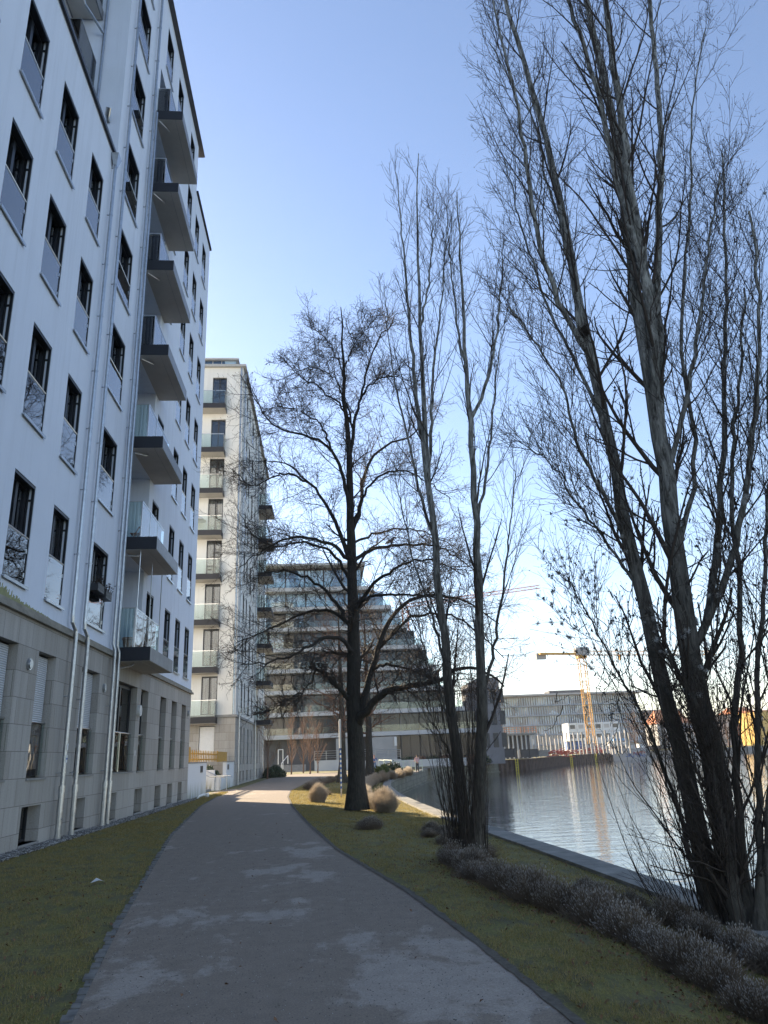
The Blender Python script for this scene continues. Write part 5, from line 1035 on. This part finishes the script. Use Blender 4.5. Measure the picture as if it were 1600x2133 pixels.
# terraced glass building: floors step back towards the right
TB = (bx(650), YB, 0); tb = empty('terraced_building', TB); tag(tb, 'terraced glass-fronted building with white ribbons behind the large bare tree', 'building'); nt_ = -Vector(TB)
zf = [0, 4.9, 8.2, 11.5, 14.8, 18.1, 21.4, 24.7, 28.0, 32.0]
xr_ = [bx(1000), bx(1000), bx(960), bx(930), bx(905), bx(880), bx(850), bx(815), bx(765)]; XL = bx(548); wcount = 0
for k in range(9):
    z0, z1 = zf[k], zf[k+1]; xr0 = xr_[k]; yb = YB+.6*max(0, k-1)*.35
    MB().box((XL+.02*k, yb+1.4, z0), (xr0-1.5, yb+22-k*.05, z1)).build('storey', MT['darkconcrete'], tb, nt_)
    if k: MB().box((XL-.4, yb-.9-.01*k, z0-.35), (xr0+.9, yb+1.38, z0+.28)).box((xr0+.3, yb+1.38, z0-.35), (xr0+.9, yb+24, z0+.28)).build('ribbon', MT['ribbon'], tb, nt_)
    if k: MB().box((XL, yb-.75, z0+.29), (xr0+.6, yb-.72, z0+1.25)).build('guard_glass', MT['guard_far'], tb, nt_)
    bay = (xr0-XL)/max(1, round((xr0-XL)/3.1)); nbay = round((xr0-XL)/bay)
    f = MB(); x = XL
    for j in range(nbay):
        a, c = XL+bay*j, XL+bay*(j+1); typ = (j*7+k*3) % 5
        if k == 0 and j < 6: continue
        w_ = MB().box((a+.12, yb+1.2, z0+.32), (c-.12, yb+1.26, z1-.4)).build('window', [MT['farglass'], MT['blueglass']][1 if (k >= 7 or (typ == 0 and k > 3)) else 0], tb, nt_)
        mu = MB(); mu.box((a-.02, yb+1.1, z0+.28), (a+.11, yb+1.3, z1-.36)); mu.box(((a+c)/2-.04, yb+1.13, z0+.3), ((a+c)/2+.04, yb+1.19, z1-.38)).box((a+.1, yb+1.14, z1-.42), ((a+c)/2-.03, yb+1.18, z1-.37)); mu.build('frame', MT['dark'] if typ != 2 else MT['concrete'], w_)
    f = MB().box((xr0-1.48, yb+1.4, z0+.28), (xr0-1.3, yb+20, z1-.36)).build('side_glazing', MT['farglass'], tb, nt_)
MB().box((XL-.5, YB+.6, zf[9]), (xr_[8]+.6, YB+22, zf[9]+.35)).build('roof', MT['ribbon'], tb, nt_)
MB().box((bx(1003), YB-1.2, -.2), (bx(1047), YB+14, 12.7)).build('end_block', simple('grey_cladding', (.17, .17, .18), .8, 0, .15, .7), tb, nt_)
for r_ in range(3):
    for j in range(3): MB().box((bx(1008)+1.35*j, YB-1.26, 2.2+3.3*r_), (bx(1008)+1.35*j+.8, YB-1.21, 4.3+3.3*r_)).build('window', MT['dark'], tb, nt_)
MB().box((bx(700), YB-.8, .0), (bx(752), YB-.6, 4.4)).box((bx(770), YB-.8, .0), (bx(826), YB-.6, 4.4)).build('entrance_wall', MT['greyrender'], tb, nt_)
box('lit_board', (bx(821), YB-1.1, 3.0), (bx(826), YB-1.05, 4.3), MT['white'], tb).location = nt_
p = at(586, 1553, 112); railing('entrance_sign', [(bx(588), 108.5, 0), (bx(597), 108.5, 0)], 3.0, 'small white frame sign left of the entrance steps', MT['white'], 1, 3, .05)
# plants before the building
for k in range(7):
    x = 850+k*27; q = at(x, 1583, 112); leafy('shrub', (q.x, 112+k*.4, 0), 1.3, 1.0, 1.2, 700, MT['twig_red'] if k % 2 else MT['green'], ['low brown shrub left of the dark glazing on the ground floor', 'green shrub at the foot of the glass building, second from its left shrub', 'brown shrub in the middle of the planted strip by the glass building', 'green shrub in the middle of the planted strip by the glass building', 'brown shrub right of the middle of the planted strip', 'green shrub near the dark end block of the glass building', 'brown shrub at the foot of the dark end block'][k], .16)
# sheet-pile wall
sp_ = empty('sheet_pile_wall', (28, 125, -1.6)); tag(sp_, 'rusty brown sheet-pile wall with yellow ladders along the building site', 'wall'); mb = MB(); so = Vector((-28, -125, 1.6))
pts = [Vector((27.9, 125, 0)), Vector((33.8, 129.1, 0)), Vector((50.9, 162.2, 0)), Vector((66.7, 179.1, 0))]; out = []
for a, c in zip(pts[:-1], pts[1:]):
    L = (c-a).length; d = (c-a).normalized(); nrm = Vector((d.y, -d.x, 0)); u_ = 0
    while u_ < L:
        for (du, o_) in ((0, .0), (.25, .35), (.6, .35), (.85, .0)): out.append(a+d*(u_+du)+nrm*o_)
        u_ += 1.2
for a, c in zip(out[:-1], out[1:]): mb.face([(a.x, a.y, -2.4), (c.x, c.y, -2.4), (c.x, c.y, .12), (a.x, a.y, .12)])
mb.build('piles', MT['rust'], sp_, so); mb = MB()
for a, c in zip(pts[:-1], pts[1:]): mb.bar(a+Vector((.1, -.15, .16)), c+Vector((.1, -.15, .16)), .7, .1)
mb.build('capping_beam', MT['rust'], sp_, so)
for (x) in (1051, 1192, 1241):
    Y = 128 if x == 1051 else (162 if x == 1192 else 171); q = at(x, 1590, Y)
    if x == 1051: q = Vector((31.3, 127.2, 0))
    if x == 1192: q = Vector((51.6, 161.6, 0))
    if x == 1241: q = Vector((60.4, 171.2, 0))
    MB().box((-.25, -.9, -.6), (-.12, -.8, 1.85)).box((.12, -.9, -.6), (.25, -.8, 1.85)).box((-.12, -.88, .1), (.12, -.82, .18)).box((-.12, -.88, .5), (.12, -.82, .58)).box((-.12, -.88, .9), (.12, -.82, .98)).box((-.12, -.88, 1.3), (.12, -.82, 1.38)).build('ladder', MT['yellowpaint'], sp_, Vector((q.x, q.y, -1.6))+Vector((-28, -125, 1.6))-Vector((0, 0, 0)))
# graffiti block at the end of the sheet piles
gb = empty('concrete_block', (67.5, 178.6, -1.6)); tag(gb, 'pale concrete quay block covered in blue and red graffiti', 'wall')
MB().box((0, 0, -.5), (9.2, 3, 2.7)).build('block', MT['greyrender'], gb); mb = MB(); mr_ = MB()
def scr(mb, x0, x1, z0, z1, n_):
    q = []
    for i_ in range(n_*5): q.append((x0+(x1-x0)*i_/(n_*5)+random.uniform(-.45, .45), -.02, random.uniform(z0, z1)))
    mb.tube(q, .055, 4)
scr(mb, 3.4, 8, .5, 1.6, 12); scr(mr_, 5, 8, 1.0, 2.0, 8); mb.build('blue_tag', MT['blue'], gb); mr_.build('red_tag', MT['red'], gb); mk = MB()
for r_ in (.5, .3): mk.tube([(1.2+r_*math.cos(a_), -.02, 1.5+r_*math.sin(a_)) for a_ in np.linspace(0, 6.28, 14)], .06, 4)
mk.build('pale_tag', simple('pale_spray', (.6, .55, .35), .7), gb)
# tower crane
def lattice(mb, a, c, w, step, r=.09):
    a, c = Vector(a), Vector(c); d = (c-a).normalized(); s1 = d.cross(Vector((0, 1, 0))).normalized() if abs(d.z) > .5 else Vector((0, 1, 0)); s2 = d.cross(s1).normalized(); L = (c-a).length; k = int(L/step)
    cs = [(s1*i_+s2*j_)*w/2 for i_, j_ in ((-1, -1), (1, -1), (1, 1), (-1, 1))]
    for q in cs: mb.bar(a+q, c+q, r*1.5)
    for i_ in range(k):
        p0, p1 = a+d*(L*i_/k), a+d*(L*(i_+1)/k)
        for j in range(4):
            q, w2 = cs[j], cs[(j+1) % 4]; mb.bar(p0+q, p0+w2, r*.8); mb.bar((p0+q) if i_ % 2 else (p0+w2), (p1+w2) if i_ % 2 else (p1+q), r*.8)
Yc = 196; cb = at(1237, 1556, Yc); ct = at(1207, 1362, Yc); cx_ = (cb.x+ct.x)/2
cr = empty('tower_crane', (cx_, Yc, 0)); tag(cr, 'yellow tower crane standing on the building site across the water', 'crane'); H_ = ct.z-1.2
mb = MB(); lattice(mb, (0, 0, 0), (0, 0, H_), 1.7, 1.9, .11); mb.build('mast', MT['yellow'], cr)
MB().box((-1.2, -1.2, H_), (1.2, 1.2, H_+.8)).build('slewing_ring', MT['yellow'], cr); MB().box((-1.6, -1.3, H_+.8), (1.9, 1.3, H_+2.8)).box((-.2, -2.4, H_+.5), (1.4, -1.3, H_+2.3)).build('cab', MT['greyrender'], cr)
al = R_(12); jd = Vector((math.cos(al), math.sin(al), 0)); mb = MB(); lattice(mb, Vector((0, 0, H_+1.4))+jd*1.5, Vector((0, 0, H_+1.4))+jd*44, 1.1, 2.2, .07); mb.build('jib', MT['yellow'], cr)
mb = MB(); mb.bar(Vector((0, 0, H_+1.2))-jd*1.2, Vector((0, 0, H_+1.2))-jd*12.5, 1.2, .5); mb.build('counter_jib', MT['yellow'], cr)
MB().box((-12.8, -1.9, H_-.1), (-10.2, -.6, H_+1.5)).build('counterweight', MT['greyrender'], cr); MB().tube([jd*12+Vector((0, 0, H_+1)), jd*12+Vector((0, 0, H_-.6))], .3, 6).build('trolley', MT['yellow'], cr)
MB().box((-2.6, -2.6, -.2), (2.6, 2.6, .9)).build('base_block', MT['concrete'], cr)
Yc2 = 250; q = at(852, 1430, Yc2); c2 = empty('tower_crane', (q.x, Yc2, 0)); tag(c2, 'distant pale orange tower crane half hidden behind the bare trees', 'crane'); H2_ = at(850, 1262, Yc2).z; mb = MB(); lattice(mb, (0, 0, 0), (0, 0, H2_), 1.8, 2.2, .12); mb.build('mast', MT['orange'], c2)
e = at(1125, 1222, Yc2+8); mb = MB(); lattice(mb, (0, 0, H2_), (e.x-q.x, 8, e.z), 1.1, 2.4, .08); mb.build('jib', MT['orange'], c2)
# long glazed building across the water
BANDM = simple('blue_grey_band', (.24, .29, .35), .7, 0, .08, .5)
FB = (at(1180, 1550, 285).x, 285, 0); fb = empty('office_building', FB); tag(fb, 'long blue-glazed slab building across the water behind the yellow crane', 'building'); nf = -Vector(FB)
Z_ = [3.0+3.6*i for i in range(6)]; XS = [at(x, 1500, 285).x for x in np.linspace(1030, 1345, 17)]
def bow(i): return 285+5*abs(i-8)/8
mbk = MB()
for i in range(16):
    a, c = XS[i], XS[i+1]; ya, yc = bow(i), bow(i+1)
    mbk.face([(a, ya+1, 0), (c, yc+1, 0), (c, yc+1, 21.2), (a, ya+1, 21.2)]); mbk.face([(a, ya+1, 21.2), (c, yc+1, 21.2), (c, 300, 21.2), (a, 300, 21.2)])
mbk.face([(XS[0], bow(0)+1, 0), (XS[0], 300, 0), (XS[0], 300, 21.2), (XS[0], bow(0)+1, 21.2)]); mbk.face([(XS[16], bow(16)+1, 0), (XS[16], 300, 0), (XS[16], 300, 21.2), (XS[16], bow(16)+1, 21.2)]); mbk.build('wall', MT['greyrender'], fb, nf)
for k in range(5):
    z = 3.2+3.6*k; rb = MB()
    for i in range(16):
        a, c = XS[i], XS[i+1]; ya, yc = bow(i), bow(i+1); rb.bar((a, ya+.2, z), (c, yc+.2, z), 1.8, .5)
        w_ = MB(); w_.face([(a+.15, ya+.9, z+.3), (c-.15, yc+.9, z+.3), (c-.15, yc+.9, z+3.3), (a+.15, ya+.9, z+3.3)]); o = w_.build('window', MT['blueglass'], fb, nf)
        mu = MB()
        for j in range(4): t_ = j/4; x = a+(c-a)*t_; yy = ya+(yc-ya)*t_; mu.box((x-.12, yy+.6, z+.3), (x+.12, yy+.85, z+3.3))
        mu.build('mullion', MT['dark'] if (i+k) % 3 else MT['greyrender'], o)
    rb.build('balcony_band', BANDM, fb, nf)
MB().box((XS[0]-1, 283, 21.2), (XS[16]+1, 300, 21.8)).build('roof', MT['greyrender'], fb, nf); MB().box((XS[8]-6, 288, 21.8), (XS[8]+8, 295, 23.2)).build('plant_room', MT['darkconcrete'], fb, nf)
# white site containers stacked in three rows
Yk = 225
for r_ in range(3):
    for j in range(6):
        x0 = at(1188+j*18, 1550, Yk).x; z0 = .6+2.75*r_
        t = empty('site_container', (x0, Yk, z0)); tag(t, 'white stacked site office container behind the yellow crane', 'container', 'white site containers behind the crane')
        MB().box((0, 0, 0), (2.55, 6, 2.66)).build('body', MT['white'], t); MB().box((.5, -.05, 1.0), (2.05, -.01, 2.1)).build('window', MT['farglass'] if (r_+j) % 3 else MT['soffit'], t)
# site clutter
def clutter(name, x0, x1, y0, y1, Y, mat, lab, cat, dep=2.5, extra=None):
    a, c = at(x0, y1, Y), at(x1, y0, Y); t = empty(name, ((a.x+c.x)/2, Y, a.z)); tag(t, lab, cat); w, h = (c.x-a.x)/2, c.z-a.z
    MB().box((-w, 0, 0), (w, dep, h)).build('body', mat, t, bevel=.05); mb = MB()
    for i in range(max(2, int(w*2))): x = -w+.3+i*(2*w-.6)/max(1, int(w*2)-1 or 1); mb.box((x-.06, -.08, .1), (x+.06, -.005, h-.1))
    mb.box((-w-.03, -.1, h-.12), (w+.03, dep, h+.03)); mb.build('ribs', extra or MT['dark'], t); return t
clutter('skip_container', 1185, 1216, 1543, 1562, 178, MT['blue'], 'dark blue skip container left of the crane foot', 'container')
clutter('site_hut', 1215, 1241, 1549, 1563, 184, MT['ribbon'], 'low cream site hut at the foot of the yellow crane', 'hut', 2.5, MT['concrete'])
clutter('site_barrier', 1040, 1073, 1559, 1579, 131, MT['darkconcrete'], 'dark grey hoarding panel at the left end of the sheet-pile wall', 'hoarding', .3)
clutter('site_barrier', 1084, 1122, 1560, 1578, 140, MT['darkconcrete'], 'long dark grey hoarding panel above the sheet-pile wall', 'hoarding', .3)
clutter('site_barrier', 1123, 1142, 1562, 1576, 148, MT['concrete'], 'pale concrete hoarding panel next to the long dark one', 'hoarding', .3, MT['concrete'])
clutter('tarped_load', 1280, 1302, 1538, 1543, 205, MT['bluetarp'], 'bright blue tarpaulin on the pile right of the crane', 'tarpaulin', 2, MT['bluetarp'])
clutter('site_trailer', 1270, 1306, 1544, 1554, 205, MT['white'], 'long white site trailer below the blue tarpaulin', 'trailer')
clutter('generator', 1310, 1322, 1550, 1562, 200, MT['ribbon'], 'pale generator cabinet on the bank right of the graffiti block', 'cabinet', 2, MT['concrete'])
clutter('generator', 1333, 1345, 1548, 1560, 205, MT['white'], 'small white cabinet beside the brown material stacks', 'cabinet', 2, MT['concrete'])
clutter('material_stack', 1345, 1376, 1553, 1563, 206, MT['rust'], 'dark brown stack of building material on the far lawn', 'stack')
clutter('material_stack', 1275, 1300, 1554, 1562, 196, MT['rust'], 'brown timber stack behind the graffiti block', 'stack')
clutter('barrel', 1243, 1249, 1552, 1564, 186, MT['red'], 'orange-red barrel right of the crane foot', 'barrel', 1, MT['orange'])
# pile of red steel beams
for (xx, yy, Y, lab) in ((1168, 1571, 155, 'heap of dark red steel beams on the sheet-pile wall'), (1230, 1568, 176, 'second heap of reddish beams left of the graffiti block')):
    q = at(xx, yy, Y); t = MB()
    for i in range(30): a = Vector((random.uniform(-3.5, 2), random.uniform(0, 2), random.uniform(0, 1.0))); t.bar(a, a+Vector((random.uniform(1, 3.5), random.uniform(-.5, .5), random.uniform(-.3, .9))), .14)
    o = t.build('beam_heap', MT['red'], None, (q.x, q.y, .1)); tag(o, lab, 'beams')
# unfinished concrete floors with props
st_ = empty('building_shell', (at(1110, 1575, 150).x, 152, 0)); tag(st_, 'unfinished concrete storey with steel props and orange edge rails', 'building'); so = -Vector(st_.location)
xa, xb = at(1040, 1570, 152).x, at(1122, 1570, 152).x; zt = at(1080, 1527, 152).z
MB().box((xa, 152, zt-.4), (xb, 164, zt)).build('slab', MT['concrete'], st_, so)
for i in range(9): x = xa+.4+(xb-xa-.8)*i/8; MB().tube([(x, 152.4, .1), (x, 152.4, zt-.4)], .16, 8).build('column', MT['ribbon'], st_, so)
mb = MB()
for j in range(3): mb.bar((xa, 152, zt+.35+.4*j), (xb, 152, zt+.35+.4*j), .07)
for i in range(11): x = xa+(xb-xa)*i/10; mb.bar((x, 152, zt), (x, 152, zt+1.2), .07)
mb.build('edge_rail', MT['orange'], st_, so); MB().box((xa, 158, 0), (xb, 158.3, zt-.41)).build('rear_wall', MT['darkconcrete'], st_, so)
fw = empty('formwork_stack', (at(1160, 1560, 172).x, 172, 0)); tag(fw, 'row of tall pale upright formwork panels and props left of the crane', 'formwork'); so = -Vector(fw.location); zt = at(1150, 1527, 172).z
for i in range(26):
    x = at(1108, 1560, 172).x+i*.92; h = zt*random.uniform(.75, 1.04); mb = MB(); mb.box((x, 172+.3*(i % 3), 0), (x+random.uniform(.18, .4), 172.4+.3*(i % 3), h)); mb.box((x-.2, 171.9, h*.4), (x+.5, 171.95, h*.4+.12)); mb.build('panel', [MT['soffit'], MT['concrete'], MT['greyrender']][i % 3], fw, so)
# houses and trees on the far bank at the right
def house(x0, x1, ytop, ybase, Y, mat, roofm, rh, lab, dep=12):
    a, c = at(x0, ybase, Y), at(x1, ytop, Y); t = empty('house', ((a.x+c.x)/2, Y, 0)); tag(t, lab, 'building'); w, h = (c.x-a.x)/2, c.z
    MB().box((-w, 0, 0), (w, dep, h)).build('wall', mat, t); mb = MB()
    if rh: mb.face([(-w-.4, -.5, h), (w+.4, -.5, h), (w*.7, dep/2, h+rh), (-w*.7, dep/2, h+rh)]); mb.face([(-w-.4, dep, h), (w+.4, dep, h), (w*.7, dep/2, h+rh), (-w*.7, dep/2, h+rh)]); mb.face([(-w-.4, -.5, h), (-w-.4, dep, h), (-w*.7, dep/2, h+rh)]); mb.face([(w+.4, -.5, h), (w+.4, dep, h), (w*.7, dep/2, h+rh)])
    else: mb.box((-w-.3, -.3, h), (w+.3, dep+.3, h+.4))
    mb.build('roof', roofm, t)
    nx, nz_ = max(2, int(w*2/3.4)), max(1, int(h/3.4))
    for i in range(nx):
        for j in range(nz_): x = -w+1+(2*w-2)*(i+.5)/nx; z = 1.2+j*(h-.8)/nz_; MB().box((x-.55, -.08, z), (x+.55, -.02, z+1.5)).build('window', MT['farglass'], t)
house(1376, 1440, 1505, 1560, 300, MT['greyrender'], MT['orange'], 5.5, 'grey house with an orange hipped roof behind the big poplar trunks')
house(1330, 1420, 1478, 1550, 360, MT['darkconcrete'], MT['greyrender'], 0, 'long flat dark building far behind the orange-roofed house')
house(1475, 1530, 1490, 1550, 320, MT['greyrender'], MT['dark'], 0, 'pale grey block between the poplar stems on the right')
house(1535, 1580, 1485, 1550, 330, MT['terracotta'], MT['orange'], 3, 'brick-red house left of the ochre building')
house(1583, 1680, 1478, 1550, 280, MT['ochre'], MT['orange'], 0, 'bright ochre building at the right edge of the photo')
house(1440, 1480, 1520, 1552, 290, MT['ribbon'], MT['greyrender'], 2, 'low pale house directly behind the thickest poplar trunk')
for (x, Y, H, lab) in ((1325, 245, 11, 'round reddish bare tree behind the site containers'), (1400, 235, 10, 'bare brown tree left of the orange-roofed house'), (1460, 225, 9, 'bare brown tree on the far lawn between the poplar trunks'), (1520, 235, 11, 'bare tree on the far bank behind the poplar stems'), (1580, 240, 12, 'bare tree on the far bank before the ochre building'), (1355, 262, 12, 'tall faint bare tree right of the long glazed building')):
    q = at(x, 1560, Y); auto_tree('bare_tree', (q.x, Y, 0), lab, H, .2, [dict(src=[0], N=26, t0=.15, t1=.97, ang=1.0, L=5.2, k=6, up=.4, nz=.14, rr=.35, rmin=.05, lfall=.5, n=3), dict(src=[1], N=14, t0=.15, t1=.98, ang=.7, L=2.2, k=4, up=.2, nz=.2, rr=.5, rmin=.03, n=3)], MT['twig_red'], MT['twig_red'], group='bare trees on the far bank')
# low quay edge of the far lawn
mb = MB()
for a, c in (((76.7, 181), (83.5, 208.5)), ((83.5, 208.5), (96.5, 210.5)), ((96.5, 210.5), (160, 216)), ((160, 216), (420, 230))): mb.face([(a[0], a[1], -2), (c[0], c[1], -2), (c[0], c[1], .06), (a[0], a[1], .06)]); mb.bar((a[0], a[1]+.2, .05), (c[0], c[1]+.2, .05), .5, .12)
tag(mb.build('bank_wall', MT['concrete']), 'low pale stone bank edge below the far sunlit lawn', 'wall')
# narrow boat moored by the far lawn
q = at(1440, 1562, 205); bt = empty('moored_boat', (q.x, 206.5, -1.6)); tag(bt, 'small white boat moored along the far bank behind the poplar trunk', 'boat')
mb = MB(); L = 4.5; sec = [(-L, .3), (-L*.6, 1.0), (0, 1.2), (L*.6, 1.0), (L, .15)]
for (x0, w0), (x1, w1) in zip(sec[:-1], sec[1:]):
    for s_ in (-1, 1): mb.face([(x0, s_*w0*.6, 0), (x1, s_*w1*.6, 0), (x1, s_*w1, .9), (x0, s_*w0, .9)])
    mb.face([(x0, -w0, .9), (x1, -w1, .9), (x1, w1, .9), (x0, w0, .9)])
mb.build('hull', MT['white'], bt); MB().box((-2, -.8, .9), (1.5, .8, 1.7)).build('cabin', MT['ribbon'], bt)

# ------------------------------------------------------------ thin winter haze over the water and far bank
hz = MB().box((-1600, -1600, -4), (1600, 3100, 46)).build('haze', []) ; tag(hz, kind='stuff')
m = bpy.data.materials.new('haze_air'); m.use_nodes = True; n = m.node_tree.nodes; n.remove(n['Principled BSDF']); pvn = n.new('ShaderNodeVolumePrincipled')
pvn.inputs['Density'].default_value = .00026; pvn.inputs['Color'].default_value = (.85, .9, 1, 1); pvn.inputs['Anisotropy'].default_value = .3
m.node_tree.links.new(pvn.outputs[0], n['Material Output'].inputs['Volume']); hz.data.materials.append(m)
